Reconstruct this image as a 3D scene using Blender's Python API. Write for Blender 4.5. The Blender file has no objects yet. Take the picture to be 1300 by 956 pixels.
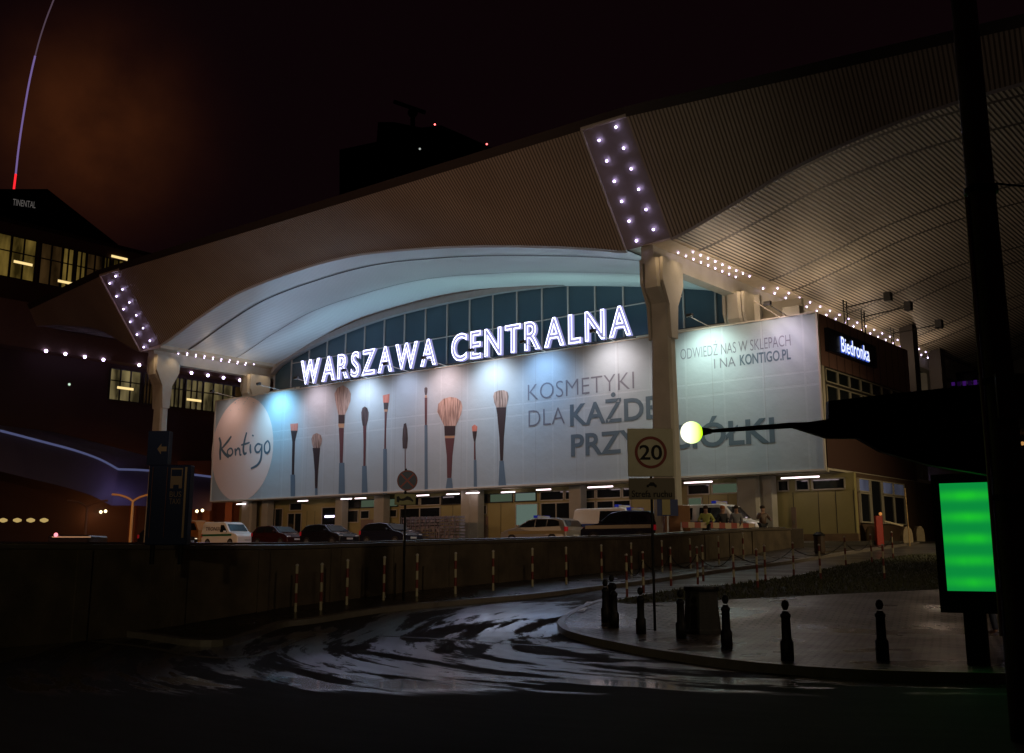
import bpy, bmesh, math, random
from math import sin, cos, tan, pi, radians, sqrt, atan, atan2, exp
from mathutils import Vector, Matrix, Quaternion
random.seed(7)
S = bpy.context.scene
COL = S.collection

# ---------------------------------------------------------------- camera
F, CX, CY, TH, EYE = 1350.0, 650.0, 433.0, atan(271/1350.0), 1.8
cam = bpy.data.cameras.new('camera'); camo = bpy.data.objects.new('camera', cam); COL.objects.link(camo)
camo.location = (0, 0, EYE); camo.rotation_euler = (pi/2 + TH, 0, 0)
cam.sensor_width = 36; cam.sensor_fit = 'HORIZONTAL'
cam.lens = 36*F/1300.0; cam.shift_y = -(478-433)/1300.0
cam.clip_end = 3000; cam.clip_start = 0.1
S.camera = camo

# ---------------------------------------------------------------- world (overcast city night sky)
W_ = bpy.data.worlds.new("World"); S.world = W_; W_.use_nodes = True
nt = W_.node_tree; nt.nodes.clear()
def N(t, typ, **k):
    n = t.nodes.new(typ)
    for a, b in k.items(): setattr(n, a, b)
    return n
out = N(nt, 'ShaderNodeOutputWorld'); bg = N(nt, 'ShaderNodeBackground'); bg2 = N(nt, 'ShaderNodeBackground'); add = N(nt, 'ShaderNodeAddShader')
sky = N(nt, 'ShaderNodeTexSky', sky_type='NISHITA'); sky.sun_disc = False; sky.sun_elevation = radians(-8); sky.sun_rotation = radians(200)
nt.links.new(sky.outputs[0], bg2.inputs[0]); bg2.inputs[1].default_value = 0.0004
tc = N(nt, 'ShaderNodeTexCoord')
# cloud base lit by the city: one brighter patch of cloud over the left, thin elsewhere
gd = Vector(((115-CX)/F, cos(TH)-((CY-160)/F)*sin(TH), sin(TH)+((CY-160)/F)*cos(TH))).normalized()
dot = N(nt, 'ShaderNodeVectorMath', operation='DOT_PRODUCT'); dot.inputs[1].default_value = gd
nrm = N(nt, 'ShaderNodeVectorMath', operation='NORMALIZE')
nt.links.new(tc.outputs['Generated'], nrm.inputs[0]); nt.links.new(nrm.outputs[0], dot.inputs[0])
mr = N(nt, 'ShaderNodeMapRange'); mr.inputs[1].default_value = 0.955; mr.inputs[2].default_value = 1.0
nt.links.new(dot.outputs['Value'], mr.inputs[0])
noi = N(nt, 'ShaderNodeTexNoise'); noi.inputs['Scale'].default_value = 16; noi.inputs['Detail'].default_value = 5
nt.links.new(tc.outputs['Generated'], noi.inputs[0])
mul = N(nt, 'ShaderNodeMath', operation='MULTIPLY'); pw = N(nt, 'ShaderNodeMath', operation='POWER'); pw.inputs[1].default_value = 20; nt.links.new(mr.outputs[0], pw.inputs[0]); nt.links.new(pw.outputs[0], mul.inputs[0]); nt.links.new(noi.outputs[0], mul.inputs[1])
mix = N(nt, 'ShaderNodeMix', data_type='RGBA'); mix.inputs[6].default_value = (0.0030, 0.0010, 0.0015, 1); mix.inputs[7].default_value = (0.075, 0.020, 0.0055, 1)
nt.links.new(mul.outputs[0], mix.inputs[0]); nt.links.new(mix.outputs[2], bg.inputs[0]); bg.inputs[1].default_value = 1
nt.links.new(bg.outputs[0], add.inputs[0]); nt.links.new(bg2.outputs[0], add.inputs[1]); nt.links.new(add.outputs[0], out.inputs[0])
S.view_settings.view_transform = 'Standard'; S.view_settings.look = 'None'; S.view_settings.exposure = 0; S.view_settings.gamma = 1
S.view_settings.use_curve_mapping = False
S.render.engine = 'CYCLES'

# ---------------------------------------------------------------- frames
AZ = radians(39.2); Vx, Vy = sin(AZ), cos(AZ); Ux, Uy = -cos(AZ), sin(AZ); P0 = (7.55, 52.0)
def B(u, v, z): return Vector((P0[0]+u*Ux+v*Vx, P0[1]+u*Uy+v*Vy, z))     # station frame: u along the front, v into the building
def ray(px, py):
    a = (px-CX)/F; b = -(py-CY)/F
    return a, cos(TH)-b*sin(TH), sin(TH)+b*cos(TH)
def pv(px, py, v):
    rx, ry, rz = ray(px, py); t = (v+P0[0]*Vx+P0[1]*Vy)/(rx*Vx+ry*Vy)
    return (t*rx-P0[0])*Ux+(t*ry-P0[1])*Uy, EYE+t*rz
def pu(px, py, u):
    rx, ry, rz = ray(px, py); t = (u+P0[0]*Ux+P0[1]*Uy)/(rx*Ux+ry*Uy)
    return (t*rx-P0[0])*Vx+(t*ry-P0[1])*Vy, EYE+t*rz
def pd(px, py, d):
    rx, ry, rz = ray(px, py); t = d/ry
    return Vector((t*rx, d, EYE+t*rz))
def interp(pts, x):
    if x <= pts[0][0]: return pts[0][1]
    for (a, b), (c, d) in zip(pts, pts[1:]):
        if x <= c: return b+(d-b)*(x-a)/(c-a)
    return pts[-1][1]
def smooth(pts, x):     # catmull-rom through the points
    n = len(pts)
    if x <= pts[0][0]: return pts[0][1]
    if x >= pts[-1][0]: return pts[-1][1]
    for i in range(n-1):
        if x <= pts[i+1][0]:
            x0, y0 = pts[i]; x1, y1 = pts[i+1]
            m0 = (y1-(pts[i-1][1] if i else y0))/(x1-(pts[i-1][0] if i else x0))
            m1 = ((pts[i+2][1] if i+2 < n else y1)-y0)/((pts[i+2][0] if i+2 < n else x1)-x0)
            h = x1-x0; t = (x-x0)/h
            return (2*t**3-3*t**2+1)*y0+(t**3-2*t**2+t)*h*m0+(-2*t**3+3*t**2)*y1+(t**3-t**2)*h*m1
RZ = [(0, 0), (20, 0.0), (24, .08), (27, .4), (31.5, .72), (37, .95), (41, 1.15), (50, 1.76), (58, 2.38), (500, 2.38)]
def rz(y): return interp(RZ, y)
def plat(x, y):
    v = (x-P0[0])*Vx+(y-P0[1])*Vy
    return max(1.9, min(2.5, 2.2+.03*v))
def g(px, py, dz=0.0):
    rx, ry, rz_ = ray(px, py); d = 3.0
    while d < 300:
        t = d/ry
        if EYE+t*rz_ <= rz(d)+dz: break
        d += .03
    return Vector((rx*d/ry, d, rz(d)+dz))

# ---------------------------------------------------------------- mesh builder
class MB:
    def __init__(s): s.v = []; s.f = []; s.uv = {}
    def add(s, vs, fs, uvs=None):
        o = len(s.v); s.v += [Vector(p) for p in vs]; s.f += [tuple(i+o for i in f) for f in fs]
        if uvs:
            for i, q in enumerate(uvs): s.uv[o+i] = q
        return s
    def box(s, a0, a1, b0, b1, c0, c1, T=None):
        T = T or (lambda x, y, z: (x, y, z))
        vs = [T(x, y, z) for x in (a0, a1) for y in (b0, b1) for z in (c0, c1)]
        return s.add(vs, [(0, 1, 3, 2), (4, 6, 7, 5), (0, 4, 5, 1), (2, 3, 7, 6), (0, 2, 6, 4), (1, 5, 7, 3)])
    def prism(s, poly, z0, z1, T=None):          # poly (a,b) extruded along third axis
        T = T or (lambda x, y, z: (x, y, z)); n = len(poly)
        vs = [T(a, b, z0) for a, b in poly]+[T(a, b, z1) for a, b in poly]
        return s.add(vs, [tuple(range(n))[::-1], tuple(range(n, 2*n))]+[(i, (i+1) % n, (i+1) % n+n, i+n) for i in range(n)])
    def bar(s, p, q, r, n=8, r2=None):
        p, q = Vector(p), Vector(q); r2 = r if r2 is None else r2
        d = (q-p).normalized(); a = d.orthogonal().normalized(); b = d.cross(a)
        vs = [p+(a*cos(2*pi*i/n)+b*sin(2*pi*i/n))*r for i in range(n)]+[q+(a*cos(2*pi*i/n)+b*sin(2*pi*i/n))*r2 for i in range(n)]
        return s.add(vs, [tuple(range(n))[::-1], tuple(range(n, 2*n))]+[(i, (i+1) % n, (i+1) % n+n, i+n) for i in range(n)])
    def tube(s, pts, r, n=6):
        for a, b in zip(pts, pts[1:]): s.bar(a, b, r, n)
        return s
    def lathe(s, prof, n=16, c=(0, 0, 0)):       # prof (r,z)
        m = len(prof); vs = [(c[0]+r*cos(2*pi*i/n), c[1]+r*sin(2*pi*i/n), c[2]+z) for r, z in prof for i in range(n)]
        fs = [(k*n+i, k*n+(i+1) % n, (k+1)*n+(i+1) % n, (k+1)*n+i) for k in range(m-1) for i in range(n)]
        return s.add(vs, fs+[tuple(range(n))[::-1], tuple(range((m-1)*n, m*n))])
    def ball(s, c, r, n=8, m=5):
        return s.lathe([(max(1e-3, r*sin(pi*k/m)), -r*cos(pi*k/m)) for k in range(m+1)], n, c)
def wloc(o):
    p = Vector((0, 0, 0))
    while o: p += o.location; o = o.parent
    return p
def obj(name, mb, mat, parent=None, smooth_=False, rel=True, bev=0, kind=None):
    me = bpy.data.meshes.new(name)
    off = wloc(parent) if (parent and rel) else Vector((0, 0, 0))
    me.from_pydata([tuple(p-off) for p in mb.v], [], mb.f)
    if mb.uv:
        l = me.uv_layers.new(name='UVMap')
        for lp in me.loops: l.data[lp.index].uv = mb.uv.get(lp.vertex_index, (0, 0))
    bm = bmesh.new(); bm.from_mesh(me); bmesh.ops.recalc_face_normals(bm, faces=bm.faces); bm.to_mesh(me); bm.free()
    if smooth_:
        for p in me.polygons: p.use_smooth = True
    o = bpy.data.objects.new(name, me); COL.objects.link(o)
    if mat: me.materials.append(mat)
    if parent: o.parent = parent
    if bev:
        m = o.modifiers.new('bevel', 'BEVEL'); m.width = bev; m.segments = 2; m.limit_method = 'ANGLE'
    if kind: o['kind'] = kind
    return o
def thing(name, label, cat, loc=(0, 0, 0), rot=0, group=None):
    o = bpy.data.objects.new(name, None); COL.objects.link(o); o.location = loc; o.rotation_euler = (0, 0, rot); o.empty_display_size = .3
    return tag(o, label, cat, group)
def tag(o, label, cat, group=None):
    o['label'] = label; o['category'] = cat
    if group: o['group'] = group
    return o
def centre(o):          # a one-mesh thing gets its origin at its base
    me = o.data; xs = [v.co for v in me.vertices]
    c = Vector(((min(p.x for p in xs)+max(p.x for p in xs))/2, (min(p.y for p in xs)+max(p.y for p in xs))/2, min(p.z for p in xs)))
    me.transform(Matrix.Translation(-c)); o.location = c
    return o
def dup(root, loc=None, rot=None, label=None):
    r = root.copy(); COL.objects.link(r)
    if loc is not None: r.location = loc
    if rot is not None: r.rotation_euler = (0, 0, rot)
    if label: r['label'] = label
    for ch in root.children:
        c = ch.copy(); COL.objects.link(c); c.parent = r
        for k in ch.children:
            d = k.copy(); COL.objects.link(d); d.parent = c
    return r

# ---------------------------------------------------------------- materials
def mat(name, col, rough=.6, metal=0, emit=None, es=0, noise=0, nscale=3, bump=0, bscale=20, alpha=1, trans=0, spec=None, coat=0):
    m = bpy.data.materials.new(name); m.use_nodes = True; t = m.node_tree; b = t.nodes['Principled BSDF']
    b.inputs['Base Color'].default_value = (*col, 1); b.inputs['Roughness'].default_value = rough; b.inputs['Metallic'].default_value = metal
    if coat: b.inputs['Coat Weight'].default_value = coat; b.inputs['Coat Roughness'].default_value = .08
    if spec is not None: b.inputs['Specular IOR Level'].default_value = spec
    if emit: b.inputs['Emission Color'].default_value = (*emit, 1); b.inputs['Emission Strength'].default_value = es
    tcn = N(t, 'ShaderNodeTexCoord')
    n = N(t, 'ShaderNodeTexNoise'); n.inputs['Scale'].default_value = nscale; n.inputs['Detail'].default_value = 6
    t.links.new(tcn.outputs['Object'], n.inputs[0])
    if noise:
        mx = N(t, 'ShaderNodeMix', data_type='RGBA'); mx.inputs[6].default_value = (*[c*(1-noise) for c in col], 1)
        mx.inputs[7].default_value = (*[min(1, c*(1+noise)) for c in col], 1)
        t.links.new(n.outputs[0], mx.inputs[0]); t.links.new(mx.outputs[2], b.inputs['Base Color'])
    if bump:
        n2 = N(t, 'ShaderNodeTexNoise'); n2.inputs['Scale'].default_value = bscale; t.links.new(tcn.outputs['Object'], n2.inputs[0])
        bp = N(t, 'ShaderNodeBump'); bp.inputs['Strength'].default_value = bump; bp.inputs['Distance'].default_value = .02
        t.links.new(n2.outputs[0], bp.inputs['Height']); t.links.new(bp.outputs[0], b.inputs['Normal'])
    if trans:
        b.inputs['Transmission Weight'].default_value = trans
    return m
def emis(name, col, s, mis=True):
    m = bpy.data.materials.new(name); m.use_nodes = True; t = m.node_tree; t.nodes.clear()
    o = N(t, 'ShaderNodeOutputMaterial'); e = N(t, 'ShaderNodeEmission'); e.inputs[0].default_value = (*col, 1); e.inputs[1].default_value = s
    t.links.new(e.outputs[0], o.inputs[0])
    if not mis: m.cycles.emission_sampling = 'NONE'
    return m
def M_(t, op, a, b=None, c=None, clamp=False):
    n = N(t, 'ShaderNodeMath', operation=op); n.use_clamp = clamp
    for i, q in enumerate((a, b, c)):
        if q is None: continue
        if isinstance(q, (int, float)): n.inputs[i].default_value = q
        else: t.links.new(q, n.inputs[i])
    return n.outputs[0]
def ribbed(name, col, gap, period, duty, rough=.55, metal=0., vperiod=None, seams=None, bumpd=.03, swap=False, var=.3):
    """slats or ribs running along one UV axis (metres), with darker open gaps, optional cross seams"""
    m = bpy.data.materials.new(name); m.use_nodes = True; t = m.node_tree; b = t.nodes['Principled BSDF']
    b.inputs['Roughness'].default_value = rough; b.inputs['Metallic'].default_value = metal
    uv = N(t, 'ShaderNodeUVMap'); sp = N(t, 'ShaderNodeSeparateXYZ'); t.links.new(uv.outputs[0], sp.inputs[0])
    X, Y = (sp.outputs[1], sp.outputs[0]) if swap else (sp.outputs[0], sp.outputs[1])
    fr = M_(t, 'FRACT', M_(t, 'DIVIDE', M_(t, 'ADD', X, 500.0), period))
    tri = M_(t, 'ABSOLUTE', M_(t, 'SUBTRACT', fr, .5))            # .5 at gap centre
    g_ = N(t, 'ShaderNodeMapRange', interpolation_type='SMOOTHSTEP'); g_.inputs[1].default_value = .5-duty/2-.06; g_.inputs[2].default_value = .5-duty/2+.02
    t.links.new(tri, g_.inputs[0]); fac = g_.outputs[0]
    if seams:
        for o_, pr, w in seams:
            f2 = M_(t, 'FRACT', M_(t, 'DIVIDE', M_(t, 'ADD', Y, pr*20-o_+pr/2), pr))
            s2 = M_(t, 'LESS_THAN', M_(t, 'ABSOLUTE', M_(t, 'MULTIPLY', M_(t, 'SUBTRACT', f2, .5), pr)), w/2)
            fac = M_(t, 'MAXIMUM', fac, s2)
    tcn = N(t, 'ShaderNodeTexCoord'); n = N(t, 'ShaderNodeTexNoise'); n.inputs['Scale'].default_value = .35; n.inputs['Detail'].default_value = 8
    t.links.new(tcn.outputs['Object'], n.inputs[0])
    c1 = N(t, 'ShaderNodeMix', data_type='RGBA'); c1.inputs[6].default_value = (*[c*(1-var) for c in col], 1); c1.inputs[7].default_value = (*[min(1, c*(1+var)) for c in col], 1)
    t.links.new(n.outputs[0], c1.inputs[0])
    c2 = N(t, 'ShaderNodeMix', data_type='RGBA'); t.links.new(fac, c2.inputs[0]); t.links.new(c1.outputs[2], c2.inputs[6]); c2.inputs[7].default_value = (*gap, 1)
    t.links.new(c2.outputs[2], b.inputs['Base Color'])
    bp = N(t, 'ShaderNodeBump', invert=True); bp.inputs['Strength'].default_value = .8; bp.inputs['Distance'].default_value = bumpd
    t.links.new(fac, bp.inputs['Height']); t.links.new(bp.outputs[0], b.inputs['Normal'])
    return m

m_fascia = ribbed('fascia ribbed sheet', (.40, .345, .29), (.15, .125, .10), .19, .36, bumpd=.04)
m_slats = ribbed('slatted soffit', (.46, .41, .34), (.045, .038, .03), .21, .40, seams=[(9.6, 11.0, .26), (1.6, 11.0, .26)], bumpd=.05)
m_vault = ribbed('vault soffit panels', (.60, .62, .62), (.36, .37, .37), .20, .16, rough=.4, metal=.15, seams=[(1.2, 11.0, .14)], bumpd=.01, swap=False)
m_vault_l = ribbed('vault soffit panel lines', (.60, .62, .62), (.40, .41, .41), .22, .18, rough=.38, bumpd=.01, var=.05)
m_concrete = mat('painted concrete', (.40, .39, .34), .7, noise=.22, nscale=1.2, bump=.3, bscale=14)
m_beam = mat('cream beam paint', (.52, .46, .36), .6, noise=.2, nscale=2)
m_rooftop = mat('roof felt', (.035, .03, .03), .9)
m_capping = mat('dark metal capping', (.03, .025, .025), .6)
m_panelgrey = mat('grey lamp panel', (.30, .27, .30), .5, noise=.1)
m_trim = mat('pale metal trim', (.5, .46, .42), .5)
m_cream = mat('cream wall', (.32, .28, .12), .8, noise=.18, nscale=.8, bump=.15, bscale=30)
m_cream2 = mat('pale plaster', (.46, .42, .34), .8, noise=.12, nscale=1)
m_dark = mat('dark facade', (.035, .028, .026), .7, noise=.3, nscale=.4)
m_frame = mat('window frame paint', (.42, .38, .30), .5)
m_dframe = mat('dark frame', (.02, .02, .02), .5)
m_glass = mat('dark glass', (.012, .016, .018), .06, spec=.8)
m_teal = mat('teal glass', (.032, .070, .10), .3, spec=.6, noise=.35, nscale=.25)
m_white = mat('white paint', (.75, .75, .73), .3, coat=.6)
m_black = mat('black metal', (.006, .006, .007), .55, bump=.15, bscale=40, spec=.25)
m_galv = mat('galvanised steel', (.3, .3, .3), .4, .8)
m_rubber = mat('tyre rubber', (.015, .015, .015), .8)
m_bulb = emis('led bulb', (.72, .58, 1.0), 10, False)
m_tube = emis('fluorescent tube', (1.0, .80, .86), 3.2)
m_neon = emis('neon tube', (.66, .68, 1.0), 4.0)
m_neon_core = m_neon

def winmat(name, col, s):
    m = bpy.data.materials.new(name); m.use_nodes = True; t = m.node_tree; t.nodes.clear()
    o = N(t, 'ShaderNodeOutputMaterial'); e = N(t, 'ShaderNodeEmission'); tcn = N(t, 'ShaderNodeTexCoord'); n = N(t, 'ShaderNodeTexNoise'); n.inputs['Scale'].default_value = .75; n.inputs['Detail'].default_value = 4
    mp = N(t, 'ShaderNodeMapping'); mp.inputs['Scale'].default_value = (1, 1, .3); t.links.new(tcn.outputs['Object'], mp.inputs[0]); t.links.new(mp.outputs[0], n.inputs[0])
    r = N(t, 'ShaderNodeMapRange'); r.inputs[1].default_value = .35; r.inputs[2].default_value = .7; r.inputs[3].default_value = .12; r.inputs[4].default_value = 1.25; t.links.new(n.outputs[0], r.inputs[0])
    e.inputs[0].default_value = (*col, 1); t.links.new(M_(t, 'MULTIPLY', r.outputs[0], s), e.inputs[1]); t.links.new(e.outputs[0], o.inputs[0]); return m
# ---------------------------------------------------------------- lamps helper
def lamp(kind, loc, tgt, W, col, size=.4, angle=90, blend=.7, name='lamp_light', parent=None, sy=None):
    l = bpy.data.lights.new(name, kind); l.energy = W; l.color = col
    if kind == 'AREA':
        l.size = size
        if sy: l.shape = 'RECTANGLE'; l.size_y = sy
    elif kind == 'SPOT': l.spot_size = radians(angle); l.spot_blend = blend; l.shadow_soft_size = size
    else: l.shadow_soft_size = size
    o = bpy.data.objects.new(name, l); COL.objects.link(o)
    loc = Vector(loc); o.location = loc-(wloc(parent) if parent else Vector((0, 0, 0)))
    if parent: o.parent = parent
    if tgt is not None: o.rotation_euler = (Vector(tgt)-loc).to_track_quat('-Z', 'Y').to_euler()
    return o

# ================================================================ GROUND
def wet_asphalt():
    m = bpy.data.materials.new('wet asphalt'); m.use_nodes = True; t = m.node_tree; b = t.nodes['Principled BSDF']
    tcn = N(t, 'ShaderNodeTexCoord'); s0 = N(t, 'ShaderNodeSeparateXYZ'); t.links.new(tcn.outputs['Object'], s0.inputs[0])
    dx = M_(t, 'SUBTRACT', s0.outputs[0], 6.0); dy = M_(t, 'SUBTRACT', s0.outputs[1], 23.0)
    rr = M_(t, 'SQRT', M_(t, 'ADD', M_(t, 'MULTIPLY', dx, dx), M_(t, 'MULTIPLY', M_(t, 'MULTIPLY', dy, dy), 1.0)))
    th = M_(t, 'ARCTAN2', dy, M_(t, 'MULTIPLY', dx, -1.0))
    mp = N(t, 'ShaderNodeCombineXYZ'); t.links.new(M_(t, 'MULTIPLY', rr, 1.45), mp.inputs[0]); t.links.new(M_(t, 'MULTIPLY', th, 2.6), mp.inputs[1])
    n = N(t, 'ShaderNodeTexNoise'); n.inputs['Scale'].default_value = .9; n.inputs['Detail'].default_value = 10; n.inputs['Roughness'].default_value = .66; n.inputs['Distortion'].default_value = .35
    t.links.new(mp.outputs[0], n.inputs[0])
    sep = N(t, 'ShaderNodeSeparateXYZ'); t.links.new(tcn.outputs['Object'], sep.inputs[0])
    mid = N(t, 'ShaderNodeTexNoise'); mid.inputs['Scale'].default_value = 2.6; mid.inputs['Detail'].default_value = 6; t.links.new(mp.outputs[0], mid.inputs[0])
    near = N(t, 'ShaderNodeMapRange', interpolation_type='SMOOTHSTEP'); near.inputs[1].default_value = 15.2; near.inputs[2].default_value = 16.1
    t.links.new(M_(t, 'ADD', sep.outputs[1], M_(t, 'MULTIPLY', mid.outputs[0], 1.6)), near.inputs[0])
    # worn dark strips that drain, and standing water between them
    wet = N(t, 'ShaderNodeMapRange', interpolation_type='SMOOTHSTEP'); wet.inputs[1].default_value = .472; wet.inputs[2].default_value = .52
    t.links.new(n.outputs[0], wet.inputs[0])
    w = M_(t, 'MULTIPLY', wet.outputs[0], near.outputs[0])
    fine = N(t, 'ShaderNodeTexNoise'); fine.inputs['Scale'].default_value = 40; fine.inputs['Detail'].default_value = 5; t.links.new(tcn.outputs['Object'], fine.inputs[0])
    col = N(t, 'ShaderNodeMix', data_type='RGBA'); col.inputs[6].default_value = (.045, .040, .036, 1); col.inputs[7].default_value = (.022, .021, .021, 1); t.links.new(w, col.inputs[0])
    t.links.new(col.outputs[2], b.inputs['Base Color'])
    far = N(t, 'ShaderNodeMapRange', interpolation_type='SMOOTHSTEP'); far.inputs[1].default_value = 26; far.inputs[2].default_value = 34; t.links.new(sep.outputs[1], far.inputs[0])
    pud = N(t, 'ShaderNodeMapRange', interpolation_type='SMOOTHSTEP'); pud.inputs[1].default_value = 16.9; pud.inputs[2].default_value = 16.3; t.links.new(M_(t, 'ADD', sep.outputs[1], M_(t, 'MULTIPLY', M_(t, 'SUBTRACT', mid.outputs[0], .5), 4.0)), pud.inputs[0])
    dry = M_(t, 'SUBTRACT', .85, M_(t, 'MULTIPLY', far.outputs[0], .38))
    ro = M_(t, 'ADD', M_(t, 'MULTIPLY', w, M_(t, 'SUBTRACT', M_(t, 'SUBTRACT', .33, M_(t, 'MULTIPLY', pud.outputs[0], .26)), dry)), dry)
    ro = M_(t, 'ADD', ro, M_(t, 'MULTIPLY', M_(t, 'SUBTRACT', mid.outputs[0], .5), .22), clamp=True)
    ro = M_(t, 'MAXIMUM', ro, .07)
    t.links.new(ro, b.inputs['Roughness'])
    t.links.new(M_(t, 'ADD', M_(t, 'MULTIPLY', w, .85), .10), b.inputs['Specular IOR Level'])
    t.links.new(M_(t, 'MULTIPLY', w, .7), b.inputs['Coat Weight']); b.inputs['Coat Roughness'].default_value = .20; b.inputs['Coat IOR'].default_value = 1.7
    bp = N(t, 'ShaderNodeBump'); bp.inputs['Distance'].default_value = .006
    t.links.new(M_(t, 'SUBTRACT', .6, M_(t, 'MULTIPLY', w, .585)), bp.inputs['Strength']); t.links.new(fine.outputs[0], bp.inputs['Height']); t.links.new(bp.outputs[0], b.inputs['Normal'])
    return m
m_road = wet_asphalt()
# retaining wall line
WA = Vector((-4.75, 27, 0)); WD = Vector((.595, .804, 0)).normalized(); WN = Vector((-WD.y, WD.x, 0))
WA = WA+WN*.75
def side(x, y): return (Vector((x, y, 0))-WA).dot(WN)
ys = [2+.8*i for i in range(82)]+[70, 80, 100, 150, 250, 500]
xs = [-400, -200, -120, -80, -60]+[-50+.8*i for i in range(130)]+[58, 66, 80, 120, 200, 400]
mb = MB(); vs = []; fs = []
for y in ys:
    for x in xs:
        vs.append((x, y, rz(y) if side(x, y) < 1.1 else min(rz(y), 1.3)))
n = len(xs)
for j in range(len(ys)-1):
    for i in range(n-1): fs.append((j*n+i, j*n+i+1, (j+1)*n+i+1, (j+1)*n+i))
obj('road', MB().add(vs, fs), m_road, kind='structure')
# near ground behind the camera
obj('ground', MB().add([(-400, -60, -.01), (400, -60, -.01), (400, 2.2, -.004), (-400, 2.2, -.004)], [(0, 1, 2, 3)]), m_road, kind='structure')
# station forecourt behind the wall
SE = 13.0
while CX+1377*(WA+WD*SE).x/(WA+WD*SE).y < 1005: SE += .1
we = WA+WD*SE
poly = [WA-WD*40+WN*.1, we+WN*.1, Vector((19.5, 56.0, 0)), Vector((30, 66, 0)), Vector((120, 150, 0)), Vector((0, 300, 0)), Vector((-300, 300, 0)), Vector((-200, -5, 0))]
m_fore = mat('forecourt asphalt', (.05, .046, .042), .35, noise=.3, nscale=1.5, bump=.2)
def slab(name, poly, zf, h, m, kind='structure', step=1.0):
    """a slab following the ground: top triangulated in strips, with skirts"""
    bm = bmesh.new(); vv = [bm.verts.new((p.x, p.y, 0)) for p in poly]; f = bm.faces.new(vv)
    for a in range(int(min(p.y for p in poly)), int(max(p.y for p in poly))+1):
        if a > 75: break
        gm = bm.verts[:]+bm.edges[:]+bm.faces[:]
        bmesh.ops.bisect_plane(bm, geom=gm, plane_co=(0, a, 0), plane_no=(0, 1, 0))
    for v in bm.verts: v.co.z = zf(v.co.x, v.co.y)
    r = bmesh.ops.extrude_face_region(bm, geom=bm.faces[:])
    for e in r['geom']:
        if isinstance(e, bmesh.types.BMVert): e.co.z -= h
    bmesh.ops.recalc_face_normals(bm, faces=bm.faces)
    me = bpy.data.meshes.new(name); bm.to_mesh(me); bm.free(); me.materials.append(m)
    o = bpy.data.objects.new(name, me); COL.objects.link(o)
    if kind: o['kind'] = kind
    return o
slab('station_forecourt', poly, lambda x, y: plat(x, y), 1.2, m_fore)

def pavers(name, a, b, sc=1.7, rough=.35):
    m = bpy.data.materials.new(name); m.use_nodes = True; t = m.node_tree; p = t.nodes['Principled BSDF']
    tcn = N(t, 'ShaderNodeTexCoord'); mp = N(t, 'ShaderNodeMapping'); mp.inputs['Rotation'].default_value = (0, 0, radians(22)); t.links.new(tcn.outputs['Object'], mp.inputs[0])
    br = N(t, 'ShaderNodeTexBrick'); br.inputs['Scale'].default_value = sc; br.inputs['Color1'].default_value = (*a, 1); br.inputs['Color2'].default_value = (*b, 1)
    br.inputs['Mortar'].default_value = (.008, .007, .006, 1); br.inputs['Mortar Size'].default_value = .05; br.inputs['Mortar Smooth'].default_value = .3
    t.links.new(mp.outputs[0], br.inputs[0])
    n = N(t, 'ShaderNodeTexNoise'); n.inputs['Scale'].default_value = .5; n.inputs['Detail'].default_value = 6; t.links.new(tcn.outputs['Object'], n.inputs[0])
    mr_ = N(t, 'ShaderNodeMapRange'); mr_.inputs[1].default_value = .35; mr_.inputs[2].default_value = .65; mr_.inputs[3].default_value = .20; mr_.inputs[4].default_value = .48
    t.links.new(n.outputs[0], mr_.inputs[0]); t.links.new(mr_.outputs[0], p.inputs['Roughness'])
    t.links.new(br.outputs[0], p.inputs['Base Color'])
    bp = N(t, 'ShaderNodeBump'); bp.inputs['Distance'].default_value = .03; bp.inputs['Strength'].default_value = 1.0; bp.invert = True
    t.links.new(br.outputs['Fac'], bp.inputs['Height']); t.links.new(bp.outputs[0], p.inputs['Normal'])
    return m
m_pav = pavers('wet brick pavers', (.20, .17, .15), (.09, .075, .066))
m_kerb = mat('granite kerb', (.17, .15, .13), .35, noise=.3, nscale=4, bump=.3)
m_grass = mat('verge soil', (.028, .03, .012), .95, noise=.6, nscale=3, bump=.8, bscale=12)

def kerb(name, line, width, h, label=None):
    """a kerb stone band along world points; returns object"""
    mbk = MB(); n = len(line); L = []; R = []
    for i, p in enumerate(line):
        d = (line[min(i+1, n-1)]-line[max(i-1, 0)]); d.z = 0; d.normalize(); nn = Vector((-d.y, d.x, 0))
        L.append(p+nn*width/2); R.append(p-nn*width/2)
    vs = []
    for l, r in zip(L, R): vs += [Vector((l.x, l.y, rz(l.y)+h)), Vector((r.x, r.y, rz(r.y)+h)), Vector((l.x, l.y, rz(l.y)-.2)), Vector((r.x, r.y, rz(r.y)-.2))]
    fs = []
    for i in range(n-1):
        a = 4*i; b = a+4
        fs += [(a, b, b+1, a+1), (a, a+2, b+2, b), (a+1, b+1, b+3, a+3)]
    fs += [(0, 1, 3, 2), (4*n-4, 4*n-2, 4*n-1, 4*n-3)]
    mbk.add(vs, fs)
    return obj(name, mbk, m_kerb, kind='structure')
def resample(pts, k=4):
    o = []
    n = len(pts)
    for i in range(n-1):
        p0 = pts[max(i-1, 0)]; p1 = pts[i]; p2 = pts[i+1]; p3 = pts[min(i+2, n-1)]
        for j in range(k):
            t = j/k
            o.append(.5*((2*p1)+(p2-p0)*t+(2*p0-5*p1+4*p2-p3)*t*t+(3*p1-p0-3*p2+p3)*t**3))
    o.append(pts[-1]); return o
front = [g(*q, .14) for q in [(768, 760), (748, 767), (728, 776), (713, 787), (716, 796), (735, 804), (765, 811), (810, 820), (860, 828), (920, 836), (1000, 844), (1100, 850), (1200, 853), (1310, 855)]]
front_s = resample(front)
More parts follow.
